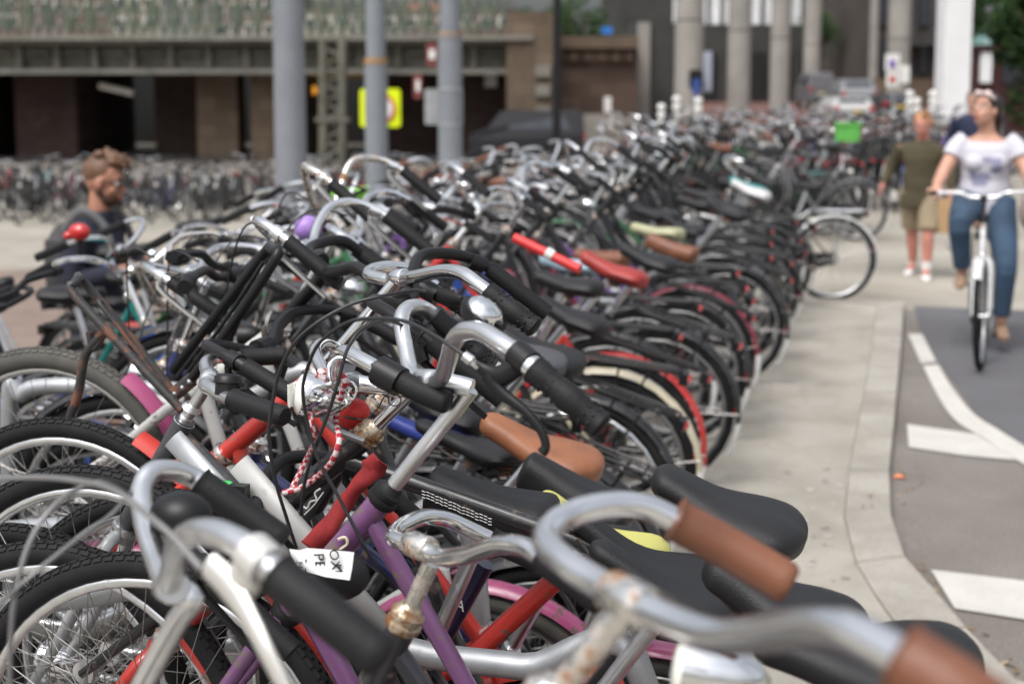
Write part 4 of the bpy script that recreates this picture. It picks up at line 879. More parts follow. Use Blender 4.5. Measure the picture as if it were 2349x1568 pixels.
for P, r_ in (([(462, 1305, -.18), (405, 1240, -.17), (352, 1191, -.16), (262, 1124, -.12), (178, 1102, -.06), (80, 1094, 0), (-60, 1100, .05)], .003), ([(300, 1135, .1), (223, 1106, 0), (130, 1154, -.05), (67, 1247, -.08), (34, 1370, -.1), (24, 1480, -.1), (22, 1600, -.1)], .003), ([(300, 1128, .1), (255, 1180, 0), (190, 1225, -.04), (60, 1330, -.1), (-40, 1420, -.1)], .0026)):
    extra(h2, 'brake_cable', P, r_, mat('grey_cable', (.16, .16, .16), .4), 6, 8, q2)
# low bike with twisted chrome bar and rusty stem
h3, q3, s3 = hero('low black bicycle with wavy chrome handlebar on a rust-streaked stem', 1.6, head=(922, 1436), clamp=(962, 1252), frame='mixte', barmat='chrome', stemmat='chromer', S=(2015, 1462, 0), stilt=.03, carrier=True, ffender=False, sl=.26, sw=.115, color=(.015, .015, .02),
 bar=[(1140, 1243, .23), (1077, 1213, .21), (1025, 1191, .185), (975, 1185, .15), (938, 1198, .11), (910, 1216, .07), (908, 1236, .035), (960, 1254, 0), (1012, 1277, -.03), (1077, 1270, -.08), (1150, 1248, -.13), (1205, 1254, -.165), (1262, 1292, -.2)],
 grips=[[(1126, 1237, .23), (1185, 1262, .235), (1250, 1292, .24)], [(1245, 1280, -.195), (1310, 1325, -.21), (1385, 1380, -.22)]], stem=[(922, 1440), (962, 1350), (990, 1290)], hsmat='rust')
# purple bike
h4, q4, s4 = hero('purple bicycle with tall aluminium stem and riser bar, black dimpled grip', 1.85, head=(874, 1148), fpx=(352, 1765), clamp=(981, 872), frame='mixte', barmat='alu', stemmat='alu', S=(1835, 1358, 0), ffender=False, sl=.235, sw=.095, ribs=True, gr=.0165, br=.0122, str=.0118, color=(.15, .062, .155), hsmat='rubber',
 bar=[(1062, 786, .235), (1029, 756, .225), (985, 715, .21), (955, 703, .18), (930, 712, .15), (921, 740, .12), (932, 804, .08), (946, 855, .04), (981, 874, 0), (1013, 864, -.035), (1029, 823, -.07), (1040, 785, -.11), (1064, 760, -.14), (1104, 760, -.17), (1148, 786, -.2), (1190, 815, -.22), (1226, 846, -.235)],
 grips=[[(1062, 784, .235), (1092, 808, .24), (1130, 840, .25)], [(1224, 845, -.235), (1300, 908, -.245), (1384, 980, -.25)]], stem=[(874, 1150), (950, 1055), (1045, 938), (1080, 892)])
b = MB(); b.tube([q4(p) for p in [(1082, 892), (1050, 884), (985, 873)]], [.0145, .0150, .017], 12, 4); b.build('stem_extension', M['alu'], h4)
b = MB(); b.tube([q4((900, 1118)), q4((880, 1142))], .0128, 12); b.build('stem_rust', M['rust'], h4)
hb4 = [c for c in h4.children if c.name.startswith('handlebar')][0]
b = MB(); b.lathe([(-.014, .0175), (.014, .0175)], q4((1200, 822, -.225)), q4((1226, 846, -.235))-q4((1190, 815, -.22)), 16); b.tube([q4(p) for p in [(1195, 830, -.225), (1150, 862, -.225), (1115, 850, -.22), (1090, 834, -.22)]], [.014, .013, .009, .006], 10, 5, flat=.7); b.build('brake_mount', M['plastic'], hb4)
b = MB(); b.lathe([(-.012, .0158), (.012, .0158)], q4((1220, 841, -.233)), q4((1226, 846, -.235))-q4((1190, 815, -.22)), 16); b.build('clamp_ring', M['chrome'], hb4)
b = MB(); b.tube([q4(p) for p in [(1118, 858, -.222), (1150, 900, -.226), (1205, 943, -.232), (1240, 985, -.236), (1252, 1022, -.238), (1243, 1038, -.238)]], [.010, .009, .0065, .006, .0058, .007], 10, 6, flat=.8); b.build('brake_lever', M['plastic'], hb4)
b = MB(); b.lathe([(-.012, .005), (-.002, .005), (0, .0075), (.012, .0065)], q4((1081, 828, -.22)), q4((1066, 815, -.22))-q4((1090, 834, -.22)), 10); b.build('cable_ferrule', M['chrome'], hb4)
b = MB(); b.lathe([(-.02, .021), (.02, .021)], q4((1012, 742, .22)), q4((1029, 756, .225))-q4((985, 715, .21)), 14); b.tube([q4(p) for p in [(1000, 755, .2), (965, 790, .19), (975, 830, .18)]], [.015, .014, .008], 8, 4); b.build('brake_mount', M['plastic'], hb4)
c = q4((1107, 722, -.10)); b = MB(); b.lathe([(0, .027), (.01, .026), (.018, .018), (.021, .004)], c, q4((1125, 700, -.1))-q4((1107, 722, -.1)), 20); b.build('bell_dome', M['chrome'], hb4); b = MB(); b.lathe([(-.014, .026), (-.002, .033), (.004, .033)], c, q4((1125, 700, -.1))-q4((1107, 722, -.1)), 20); b.tube([q4((1100, 730, -.1)), q4((1062, 762, -.14))], .008, 8); b.tube([q4((1125, 735, -.1)), q4((1155, 750, -.11))], .006, 6); b.build('bell', M['plastic'], hb4)
C1 = [(1076, 822, -.22), (1011, 778, -.2), (937, 739, -.16), (866, 730, -.12), (799, 739, -.1), (735, 784, -.08), (706, 841, -.06), (695, 897, -.05), (706, 971, -.04), (730, 1052, -.04), (779, 1143, -.04), (846, 1269, -.04), (900, 1340, 0)]
C2 = [(975, 668, .1), (948, 666, .05), (881, 678, 0), (807, 697, -.02), (732, 737, -.04), (676, 786, -.05), (642, 850, -.05), (624, 930, -.05), (617, 1000, -.05), (631, 1098, -.04), (660, 1195, -.02), (680, 1256, 0)]
C3 = [(975, 790, .15), (920, 745, .1), (875, 737, .05), (825, 760, 0), (795, 806, -.02), (775, 879, -.03), (751, 953, -.03), (725, 1020, -.03), (700, 1100, -.02), (690, 1180, 0)]
for C_ in (C1, C2, C3): extra(h4, 'brake_cable', C_, .0027, M['cable'], 8, 8, q4)
# black bike with rusty headset, headlight and red horn
h5, q5, s5 = hero('black bicycle with chrome loop bar, big bullet headlight and red horn', 2.05, head=(836, 1003), fpx=(225, 1518), clamp=(800, 879), frame='diamond', barmat='chrome', stemmat='chrome', S=(1500, 1258, 0), skind='slim', sw=.10, color=(.015, .015, .016), hsmat='rust', lamp=False, ffender=False, hz=.91, topt=[(800, 1055, 0), (1500, 1302, 0)], fr=.0145,
 bar=[(832, 833, .24), (800, 813, .23), (768, 797, .22), (740, 788, .185), (723, 806, .14), (737, 842, .09), (757, 872, .04), (790, 880, 0), (771, 866, -.045), (765, 832, -.09), (786, 807, -.14), (825, 822, -.18), (890, 858, -.215)],
 grips=[[(826, 830, .24), (870, 856, .245), (915, 880, .25)], [(890, 857, -.21), (955, 893, -.22), (1030, 925, -.225)]], stem=[(836, 1005), (890, 950), (938, 904)])
b = MB(); b.tube([q5(p) for p in [(940, 900), (880, 888), (800, 879)]], [.014, .013, .017], 10, 3); b.build('stem_extension', M['chrome'], h5)
hb5 = [c for c in h5.children if c.name.startswith('handlebar')][0]
b = MB(); b.lathe([(-.02, .022), (.02, .022)], q5((893, 862, -.212)), q5((955, 893, -.22))-q5((890, 857, -.21)), 14); b.build('shifter_clamp', M['plastic'], hb5)
lc = q5((690, 903, -.06)); la = q5((797, 918, -.03))-q5((680, 900, -.07)); b = MB(); b.lathe([(0, .033), (.006, .035), (.02, .0335), (.035, .0315), (.05, .027), (.065, .019), (.078, .008), (.081, .001)], lc, la, 28); lo = b.build('headlight', M['chrome'], h5)
b = MB(); b.lathe([(-.012, .008), (-.010, .018), (-.004, .03), (.001, .033)], lc, la, 28)
for i in range(6): b.tube([lc-la.normalized()*.009+Vector((0, -.022+.009*i, -.018)), lc-la.normalized()*.009+Vector((0, -.022+.009*i, .018))], .0022, 4)
b.build('lamp_lens', M['lens'], lo); b = MB(); b.ell(q5((748, 918, -.09)), (.007, .004, .007), 10, 6); b.build('lamp_switch', M['chrome'], lo)
extra(h5, 'lamp_bracket', [(740, 955, -.04), (770, 985, -.03), (835, 1012, -.02)], .006, M['steel'], 8, 5, q5, flat=2.2)
b = MB(); b.ell(q5((808, 948, .03)), (.030, .024, .025), 20, 12, M=Matrix.Rotation(R(15), 3, 'Y')); o = b.build('horn_bulb', M['vinyl'], h5); o.color = (.62, .035, .03, 1)
b = MB(); b.tube([q5(p) for p in [(790, 955, .0), (830, 962, .0), (850, 955, .02)]], .0018, 4, 4); b.build('horn_seam', M['cable'], o)
# in-focus chrome bar, red frame
h6, q6, s6 = hero('red bicycle with polished chrome handlebar in focus and yellow saddle cover', 2.38, head=(712, 872), fpx=(160, 1347), clamp=(915, 637), frame='diamond', barmat='chrome', stemmat='chrome', S=(1405, 1205, 0), saddle='vinyl', scolor=(.52, .50, .14), sl=.25, sw=.075, skind='slim', color=(.50, .035, .025), ribs=True, gr=.0165, lamp=False, fkcolor=(.50, .035, .025), fcolor=(.50, .035, .025), fa0=118, matte=True, br=.0122, str=.0125,
 bar=[(1010, 665, .24), (975, 640, .23), (940, 619, .2), (896, 612, .16), (856, 618, .11), (846, 630, .06), (880, 640, .02), (915, 640, 0), (955, 634, -.06), (1015, 622, -.13), (1060, 627, -.18), (1096, 652, -.21), (1125, 674, -.225)],
 grips=[[(1000, 658, .24), (1040, 690, .245), (1070, 714, .25)], [(1119, 670, -.225), (1175, 712, -.235), (1230, 754, -.24)]], stem=[(712, 872), (800, 775), (880, 680), (913, 642)])
hb6 = [c for c in h6.children if c.name.startswith('handlebar')][0]
b = MB(); b.lathe([(-.02, .019), (.02, .019)], q6((985, 668, .12)), (-1, .2, -.45), 12); b.tube([q6(p) for p in [(985, 668, .12), (1025, 683, .10), (1060, 690, .08)]], [.012, .017, .009], 8, 4, flat=.6); b.build('gear_shifter', M['plastic'], hb6)
# black bar with folded front carrier
h7, q7, s7 = hero('black and white bicycle with matt black bar and a rusty folded front carrier', 2.75, head=(617, 772), fpx=(120, 1142), wb=1.12, clamp=(735, 592), frame='mixte', barmat='plastic', stemmat='plastic', S=(1350, 1108, 0), skind='leather', sl=.25, sw=.09, color=(.5, .5, .48), lamp=False, ffender=True, fa0=125, fcolor=(.38, .07, .18), tyre='tyregrey', str=.014, hz=.87, fat=True, matte=True, hsmat='bracket', br=.0125,
 bar=[(830, 585, .24), (818, 572, .23), (788, 553, .2), (751, 553, .16), (714, 568, .1), (712, 585, .05), (735, 594, 0), (730, 608, -.04), (745, 622, -.08), (781, 620, -.13), (814, 613, -.17), (845, 630, -.2), (885, 655, -.22)],
 grips=[[(816, 572, .24), (848, 597, .245), (885, 625, .25)], [(880, 652, -.22), (930, 690, -.23), (985, 730, -.24)]], stem=[(617, 772), (680, 700), (737, 637), (740, 600)])
cr_ = empty('front_carrier', (0, 0, 0)); cr_.parent = h7; q = MB()
def cq(P): return [q7((p[0], p[1], -.22+(p[2] if len(p) > 2 else 0))) for p in P]
bpy.data.objects.remove(cr_)
for nm_, P, r_ in (('carrier_tube', [(417, 940, -.04), (290, 805, -.04), (167, 672, -.04), (171, 650, -.03), (180, 638, 0), (191, 645, .06), (296, 770, .08), (392, 893, .08)], .0095), ('carrier_tube', [(440, 868, -.04), (536, 738, -.04), (633, 592, -.04), (630, 575, -.02), (620, 570, .02), (610, 575, .07), (505, 710, .08), (396, 850, .08)], .0105),
                   ('carrier_tube', [(400, 925, .02), (310, 800, .02), (232, 700, .02), (229, 693, .03), (240, 700, .045), (300, 780, .05), (372, 879, .05)], .0045), ('carrier_tube', [(425, 862, .02), (520, 730, .02), (605, 600, .02)], .0045), ('carrier_leg', [(240, 762, 0), (196, 815, 0), (180, 900, 0), (150, 985, 0)], .010), ('carrier_leg', [(205, 760, 0), (215, 800, 0), (236, 770, 0)], .008)):
    b = MB(); b.tube(cq(P), r_, 8, 4); b.build(nm_, M['bracket' if P[0][0] in (417, 400, 240, 205) else 'plastic'], h7)
b = MB(); b.tube(cq([(390, 912), (443, 868)]), .015, 6, flat=.4); b.build('carrier_bracket', M['bracket'], h7)
for p in ((400, 903), (418, 889), (434, 875)): b = MB(); b.ell(cq([(*p, -.02)])[0], (.005, .004, .005), 8, 5); b.build('bolt', M['steel'], h7)
# small silver bar with bell
h8, q8, s8 = hero('silver bicycle with short pale bar, black bell and stubby black grips', 2.15, head=(425, 962), fpx=(60, 1620), clamp=(480, 868), frame='diamond', barmat='alu', stemmat='alu', S=(1150, 1122, 0), skind='leather', sl=.22, sw=.08, color=(.05, .05, .055), hs=.45, lamp=False, ffender=False, fkcolor=(.4, .41, .42), hsmat='alu',
 bar=[(565, 820, .2), (530, 820, .17), (498, 820, .14), (473, 831, .1), (474, 850, .05), (484, 868, 0), (470, 882, -.05), (490, 896, -.1), (521, 912, -.14), (545, 924, -.17)],
 grips=[[(552, 820, .19), (600, 818, .21), (658, 815, .23)], [(536, 916, -.16), (590, 935, -.18), (655, 955, -.2)]], stem=[(425, 962), (455, 915), (480, 872)])
hb8 = [c for c in h8.children if c.name.startswith('handlebar')][0]
c = q8((523, 880, -.12)); b = MB(); b.lathe([(-.018, .020), (0, .020), (.002, .023), (.012, .022), (.016, .016)], c, (0, -.2, 1), 16); b.tube([c+Vector((-.0, 0, -.01)), c+Vector((-.035, 0, -.004))], .004, 6); b.tube([c-Vector((0, 0, .01)), q8((523, 912, -.14))], .007, 6); b.build('bell', M['plastic'], hb8)
# bikes of which mainly the saddle shows
def sb(label, Y, S, pitch, **k): return hero(label, Y, S=S, pitch=pitch, **k)
sb('black bicycle under the plump black saddle standing clear against the pavement', 2.3, (1698, 1145, 0), 17, sl=.27, sw=.115, ffender=False, bar='sweep', barmat='plastic', lamp=False, steer=.15, cables=False)
sb('dark bicycle with a tan leather saddle crossed by the black brake lever', 2.95, (1262, 1008, 0), 17, saddle='tan', sl=.29, sw=.10, carrier=True, bar='dutch', frame='diamond', lamp=False, carmat='alu')
sb('low black bicycle with a long smooth black saddle beside the tan one', 3.1, (1100, 1000, 0), 9, skind='slim', sl=.29, bar='flat', frame='diamond', barmat='plastic', fat=True, carrier=False, lamp=False)
sb('navy bicycle with a narrow blue and yellow saddle', 3.22, (975, 962, 0), 8, saddle='vinyl', scolor=(.03, .05, .25), skind='slim', sl=.29, sw=.08, bar='sweep', frame='mixte', color=(.02, .03, .12), lamp=False)
sb('bicycle with a squared worn grey saddle behind the dimpled grips', 3.75, (1205, 795, 0), 17, saddle='saddlegrey', sl=.28, sw=.125, bar='high', frame='step', barmat='chromer', carmat='alu')
sb('low red bicycle with red mudguards between the nearest ones', 1.95, (1580, 1330, 0), 4, fpx=(150, 1705), wb=1.1, stem=.015, hz=.80, color=(.42, .03, .022), ffender=False, bar='sweep', frame='mixte', barmat='plastic', saddle='leather', skind='slim', cables=False, lamp=False, carrier=False)
sb('navy bicycle with pink rear mudguard low in the rack', 2.52, (1330, 1215, 0), 5, color=(.015, .02, .09), fcolor=(.38, .07, .18), bar='sweep', frame='diamond', barmat='plastic', tyre='tyregrey', cables=False, lamp=False, carrier=False)

b = MB(); b.tube([W(1302, 1303, 2.2), W(1078, 1508, 2.2), W(1040, 1545, 2.2)], .0175, 14); o = b.build('frame_tube', M['paint'], h6); o.color = (.50, .035, .025, 1); o.matrix_parent_inverse = (Matrix.Translation(h6.location) @ Matrix.Rotation(math.pi, 4, 'Z')).inverted()
for k_, (Y_, P, lab) in enumerate(((2.02, [(-40, 1700), (-38, 1480), (-20, 1418), (40, 1388), (200, 1365), (380, 1345), (700, 1392), (945, 1492), (1200, 1528), (1480, 1570), (1530, 1640)], 'scratched grey steel rack hoop running level across the lower left wheels'), (2.5, [(-60, 1500), (-50, 1270), (-10, 1226), (60, 1212), (310, 1200), (620, 1195), (900, 1200), (1080, 1230), (1130, 1330)], 'grey steel rack hoop behind the spokes, second from the bottom left'), (2.95, [(20, 1300), (20, 960), (50, 905), (110, 885), (300, 890), (560, 905), (760, 930), (800, 1010)], 'pale grey bent rack hoop seen through the wheel with the pink mudguard'))):
    q = empty('bicycle_rack', (0, 0, 0)); tag(q, lab, 'bicycle rack', 'hoops of the long bicycle rack'); pts = [W(x, y, Y_) for x, y in P]; pts = [Vector((pts[0].x, pts[0].y, 0))]+pts[1:-1]+[Vector((pts[-1].x, pts[-1].y, 0))]; b = MB(); b.tube(pts, .0205, 16, 8); b.build('hoop', M['steel'], q)
# ---------------------------------------------------------------- people
def organic(b, name, m, parent, vox=.008, it=4, M_=None):
    me = b.mesh('tmp', m); o = bpy.data.objects.new('tmp', me); col.objects.link(o)
    r = o.modifiers.new('r', 'REMESH'); r.mode = 'VOXEL'; r.voxel_size = vox; r.use_smooth_shade = True
    s_ = o.modifiers.new('s', 'SMOOTH'); s_.factor = .5; s_.iterations = it
    dg = bpy.context.evaluated_depsgraph_get(); dg.update(); me2 = bpy.data.meshes.new_from_object(o.evaluated_get(dg)); bpy.data.objects.remove(o)
    me2.name = name; me2.materials.clear(); me2.materials.append(m)
    for p in me2.polygons: p.use_smooth = True; p.material_index = 0
    q = bpy.data.objects.new(name, me2); col.objects.link(q); q.parent = parent; return q
def V(*a): return Vector(a)
def hand(b, w, d, palm, side=1, curl=.6, s=1.0):
    d = Vector(d).normalized(); palm = Vector(palm); palm = (palm-d*palm.dot(d)).normalized(); sd_ = d.cross(palm)*side; w = Vector(w)
    b.tube([w, w+d*.03*s, w+d*.085*s], [.024*s, .03*s, .034*s], 10, 2, flat=1, up=palm) if False else b.loft([[w+d*t+sd_*math.cos(a)*rx+palm*math.sin(a)*ry for a in [2*math.pi*j/12 for j in range(12)]] for t, rx, ry in ((0, .025*s, .02*s), (.03*s, .033*s, .018*s), (.07*s, .038*s, .016*s), (.088*s, .036*s, .012*s))])
    for i, ln in enumerate((.068, .078, .072, .056)):
        p = w+d*.082*s+sd_*(.028-.0185*i)*s; dd = d.copy(); P = [p]
        for k in range(3): a = curl*(.7+.5*k)*.6; dd = (dd*math.cos(a)+palm*math.sin(a)).normalized(); p = p+dd*ln*s/3*(1.1-.1*k); P.append(p)
        b.tube(P, [.0098*s, .009*s, .0082*s, .0065*s], 7)
    t0 = w+d*.025*s+sd_*.03*s; b.tube([t0, t0+(sd_*.8+d*.7).normalized()*.035*s, t0+(sd_*.8+d*.7).normalized()*.035*s+(d*.8+palm*.5).normalized()*.03*s], [.0135*s, .011*s, .0085*s], 7)
def head(b, c, Rm, s=1.0, neck=None):
    f = lambda x, y, z: c+Rm @ Vector((x, y, z))*s
    b.ell(f(-.015, 0, .02), (.098*s, .076*s, .10*s), 20, 14, M=Rm); b.ell(f(.02, 0, -.045), (.068*s, .060*s, .07*s), 16, 10, M=Rm)
    b.ell(f(.055, 0, -.09), (.026*s, .028*s, .024*s), 10, 8, M=Rm); b.tube([f(.082, 0, .012), f(.100, 0, -.02), f(.103, 0, -.034)], [.008*s, .012*s, .014*s], 8)
    for sg in (-1, 1):
        b.ell(f(.0, .077*sg, -.01), (.020*s, .010*s, .032*s), 8, 6, M=Rm); b.ell(f(.058, .038*sg, -.032), (.024*s, .022*s, .02*s), 8, 6, M=Rm); b.tube([f(.082, .012*sg, .03), f(.070, .05*sg, .027)], .008*s, 6)
    b.ell(f(.083, 0, -.062), (.012*s, .024*s, .010*s), 8, 6, M=Rm)
    if neck is not None: b.tube([neck, f(-.02, 0, -.06)], [.058*s, .05*s], 12)
def face(par, c, Rm, s, brow=(.03, .015, .01), lip=(.35, .10, .08), beard=None):
    f = lambda x, y, z: c+Rm @ Vector((x, y, z))*s
    for sg in (-1, 1):
        b = MB(); b.ell(f(.073, .032*sg, .005), (.012*s,)*3, 10, 6); e = b.build('eye', M['white'], par); b = MB(); b.ell(f(.082, .032*sg, .005), (.0055*s,)*3, 8, 6); b.build('pupil', M['plastic'], e)
        b = MB(); b.tube([f(.093, .014*sg, .03), f(.088, .035*sg, .036), f(.072, .054*sg, .029)], .0038*s, 6, 3); b.build('eyebrow', mat('brow', brow, .8), par)
    b = MB(); b.tube([f(.086, -.024, -.063), f(.097, 0, -.059), f(.086, .024, -.063)], .0055*s, 6, 4); b.tube([f(.086, -.022, -.068), f(.095, 0, -.070), f(.086, .022, -.068)], .0055*s, 6, 4); b.build('mouth', mat('lips', lip, .5), par)
SK = mat('skin', (.50, .27, .19), .5, var=.08, vs=12, bump=.05, bs=120); SK2 = mat('tanned_skin', (.36, .17, .11), .5, var=.1, vs=10); SK3 = mat('reddened_skin', (.50, .21, .16), .5, var=.12, vs=10)
def hairclumps(b, c, Rm, s, pts, r, n=40, seed=1, L=.04):
    rn = random.Random(seed)
    for i in range(n):
        q = Vector(rn.choice(pts)); q = q+Vector((rn.gauss(0, .018), rn.gauss(0, .018), rn.gauss(0, .012))); e = q+Vector((rn.gauss(0, L), rn.gauss(0, L), rn.gauss(.01, L*.6)))
        b.tube([c+Rm @ q*s, c+Rm @ e*s], [r*s, r*.4*s], 6)
def shoe(par, a, toe, m, sole=None, s=1.0):
    a = Vector(a); toe = Vector(toe); d = (toe-a); L_ = d.length; d.normalize(); up = Vector((0, 0, 1)); up = (up-d*up.dot(d)).normalized(); sd_ = d.cross(up)
    b = MB(); R_ = []
    for t, w_, h_ in ((-.06, .022, .03), (-.045, .032, .07), (0, .036, .085), (.06, .038, .06), (.12, .043, .042), (.17, .038, .032), (.195, .02, .022)):
        R_.append([a+d*t*s+sd_*math.cos(q)*w_*s+up*(math.sin(q)*h_*.5*s+h_*.5*s-.075*s) for q in [2*math.pi*j/12 for j in range(12)]])
    b.loft(R_); o = b.build('shoe', m, par); b = MB(); b.loft([[p-up*(p-a).dot(up)*1.0+up*(-.079*s+k*.016*s) for p in [a+d*(.065+math.cos(q)*.13)*s+sd_*math.sin(q)*.042*s for q in [2*math.pi*j/16 for j in range(16)]]] for k in (0, 1)]); b.build('sole', sole or M['white'], o)
def limb(b, P, r, flat=1.0, n=14, up=(1, 0, 0), k=3): b.tube(P, r, n, k, flat=flat, up=None if up is None else up)
def torso(b, pel, wai, che, sho, nk, wd=1.0, dp=1.0, belly=1.0, sw=.19):
    R_ = []
    P = [(pel-V(0, 0, .09), .11, .145), (pel, .118, .168), (lerp(pel, wai, .6), .108*belly, .155), (wai, .10*belly, .138*belly), (lerp(wai, che, .5), .108*belly**.5, .148), (che, .115, .165), (lerp(che, sho, .6), .10, .172), (sho, .075, .15), (lerp(sho, nk, .45), .062, .085), (nk, .052, .055)]
    for c, rx, ry in P: R_.append([c+V(math.cos(a)*rx*dp, math.sin(a)*ry*wd, 0) for a in [2*math.pi*j/20 for j in range(20)]])
    b.loft(R_)
# --- the woman riding a white bicycle
fw = G(2244, 846, RZ); hd_ = R(-92.4); fd = V(math.cos(hd_), math.sin(hd_), 0)
ws = make_bike(dict(hi=True, color=(.66, .67, .68), bar='flat', barmat='alu', stemmat='plastic', frame='mixte', steer=-.09, crank=math.pi/2, lamp=False, rw=.335, rim='alu', patch=False, sz=.90, hz=.86, stem=.19, chaincase=True, carrier=True, cables=True, matte=False), tuple(fw-fd*1.10), hd_, 'ridden_bicycle')
tag(ws, 'white bicycle ridden towards the camera by the woman in the white shirt', 'bicycle')
wr = empty('person', tuple(fw-fd*1.10), hd_); tag(wr, 'woman in a white printed t-shirt and jeans riding the white bicycle', 'person')
pel, wai, che, sho, nk = V(.19, 0, 1.0), V(.20, 0, 1.13), V(.225, 0, 1.27), V(.23, 0, 1.40), V(.24, 0, 1.455)
hc = V(.265, -.01, 1.60); Rm = Matrix.Rotation(R(-38), 3, 'Z') @ Matrix.Rotation(R(-12), 3, 'Y'); HN = {-1: (V(.62, -.30, 1.075)), 1: (V(.60, .31, 1.07))}
b = MB(); head(b, hc, Rm, .98, nk); torso(b, pel, wai, che, sho, nk, .98)
for sg in (-1, 1):
    limb(b, [V(.225, .15*sg, 1.385), V(.28, .235*sg, 1.25), V(.36, .285*sg, 1.14), V(.47, .30*sg, 1.10), V(.575, .30*sg, 1.085)], [.056, .05, .042, .037, .026]); hand(b, V(.56, .30*sg, 1.09), (1, 0, -.15), (0, 0, -1), sg, 1.1, .95)
    kn = V(.57, -.15, .86) if sg < 0 else V(.45, .15, .58); an = V(.44, -.125, .53) if sg < 0 else V(.40, .135, .19)
    limb(b, [V(.20, .095*sg, .98), lerp(V(.20, .095*sg, .98), kn, .5), kn, lerp(kn, an, .4), an], [.10, .088, .06, .056, .036])
organic(b, 'body', SK, wr, .0075)
face(wr, hc, Rm, .98)
shirt = mat('white_tshirt', (.56, .55, .61), .85, var=.05, vs=6, bump=.3, bs=14)
n_ = shirt.node_tree; t_ = n_.nodes.new('ShaderNodeTexCoord'); no_ = n_.nodes.new('ShaderNodeTexNoise'); no_.inputs['Scale'].default_value = 9; no_.inputs['Detail'].default_value = 5; n_.links.new(t_.outputs['Object'], no_.inputs['Vector'])
sx = n_.nodes.new('ShaderNodeSeparateXYZ'); n_.links.new(t_.outputs['Object'], sx.inputs[0])
def mathn(op, a, b_=None, c_=None):
    q = n_.nodes.new('ShaderNodeMath'); q.operation = op; q.use_clamp = False
    for i, v in enumerate((a, b_, c_)):
        if v is None: continue
        if isinstance(v, (int, float)): q.inputs[i].default_value = v
        else: n_.links.new(v, q.inputs[i])
    return q.outputs[0]
msk = mathn('MULTIPLY', mathn('LESS_THAN', mathn('ABSOLUTE', sx.outputs[1]), .10), mathn('MULTIPLY', mathn('LESS_THAN', mathn('ABSOLUTE', mathn('SUBTRACT', sx.outputs[2], 1.19)), .10), mathn('MULTIPLY', mathn('GREATER_THAN', sx.outputs[0], .2), mathn('GREATER_THAN', no_.outputs['Fac'], .50))))
bs_ = n_.nodes['Principled BSDF']; src_ = bs_.inputs['Base Color'].links[0].from_socket; mq = n_.nodes.new('ShaderNodeMix'); mq.data_type = 'RGBA'; n_.links.new(mathn('MULTIPLY', msk, .75), mq.inputs[0]); n_.links.new(src_, mq.inputs[6]); mq.inputs[7].default_value = (.16, .17, .3, 1); n_.links.new(mq.outputs[2], bs_.inputs['Base Color'])
b = MB(); torso(b, pel-V(0, 0, .02), wai, che, sho-V(0, 0, .01), nk-V(0, 0, .075), 1.10, 1.16, 1.06); b.ell(V(.315, .07, 1.25), (.055, .065, .06), 12, 8); b.ell(V(.315, -.07, 1.25), (.055, .065, .06), 12, 8)
for sg in (-1, 1): limb(b, [V(.225, .13*sg, 1.395), V(.245, .185*sg, 1.35), V(.27, .22*sg, 1.285)], [.07, .068, .066])
organic(b, 'tshirt', shirt, wr, .008)
jeans = mat('denim', (.035, .068, .115), .85, var=.35, vs=5, bump=.3, bs=40)
b = MB(); b.loft([[c+V(math.cos(a)*rx, math.sin(a)*ry, 0) for a in [2*math.pi*j/20 for j in range(20)]] for c, rx, ry in ((pel-V(0, 0, .12), .11, .15), (pel-V(0, 0, .02), .13, .182), (pel+V(0, 0, .045), .12, .165))])
for sg in (-1, 1):
    kn = V(.57, -.15, .86) if sg < 0 else V(.45, .15, .58); an = V(.44, -.125, .56) if sg < 0 else V(.40, .135, .235)
    limb(b, [V(.20, .095*sg, .98), lerp(V(.20, .095*sg, .98), kn, .5), kn, lerp(kn, an, .4), an], [.115, .10, .075, .07, .058])
organic(b, 'jeans', jeans, wr, .009)
hairm = mat('dark_hair', (.022, .013, .010), .45, var=.3, vs=30, bump=.5, bs=90)
f_ = lambda x, y, z: hc+Rm @ V(x, y, z)
b = MB(); b.ell(f_(-.028, 0, .032), (.098, .086, .098), 18, 12, M=Rm)
for i in range(16): a = i/15*math.pi; b.tube([f_(-.03, math.cos(a)*.075, .03+math.sin(a)*.04), f_(-.09, math.cos(a)*.04, -.03), f_(-.12, .01, -.09)], [.02, .018, .012], 6, 3)
b.tube([f_(-.10, .0, .0), f_(-.14, .03, -.07), f_(-.13, .06, -.16), f_(-.10, .09, -.26)], [.035, .04, .032, .012], 10, 4); organic(b, 'hair', hairm, wr, .007, 3)
b = MB(); b.tube([f_(.035, -.085, .07), f_(.072, -.05, .092), f_(.078, 0, .10), f_(.072, .05, .092), f_(.035, .085, .07)], .010, 8, 4)
for sg in (-1, 1): b.ell(f_(.062, .036*sg, .10), (.012, .03, .022), 10, 8, M=Rm)
b.build('sunglasses', mat('pale_pink_frame', (.62, .5, .48), .3), wr)
shoe(wr, (.42, -.125, .53), (.62, -.14, .50), mat('tan_shoe', (.28, .18, .12), .7)); shoe(wr, (.38, .135, .19), (.6, .16, .175), bpy.data.materials['tan_shoe'], M['amber'])
b = MB(); b.ell((.12, .30, .92), (.11, .075, .14), 16, 12); o = b.build('shoulder_bag', mat('pale_pink_bag', (.58, .46, .42), .6, bump=.3, bs=15)); o.parent = None; o.matrix_world = Matrix.Translation(tuple(fw-fd*1.10)) @ Matrix.Rotation(hd_, 4, 'Z')
bo = o; tag(bo, 'pale pink bag hanging at the hip of the riding woman', 'bag')
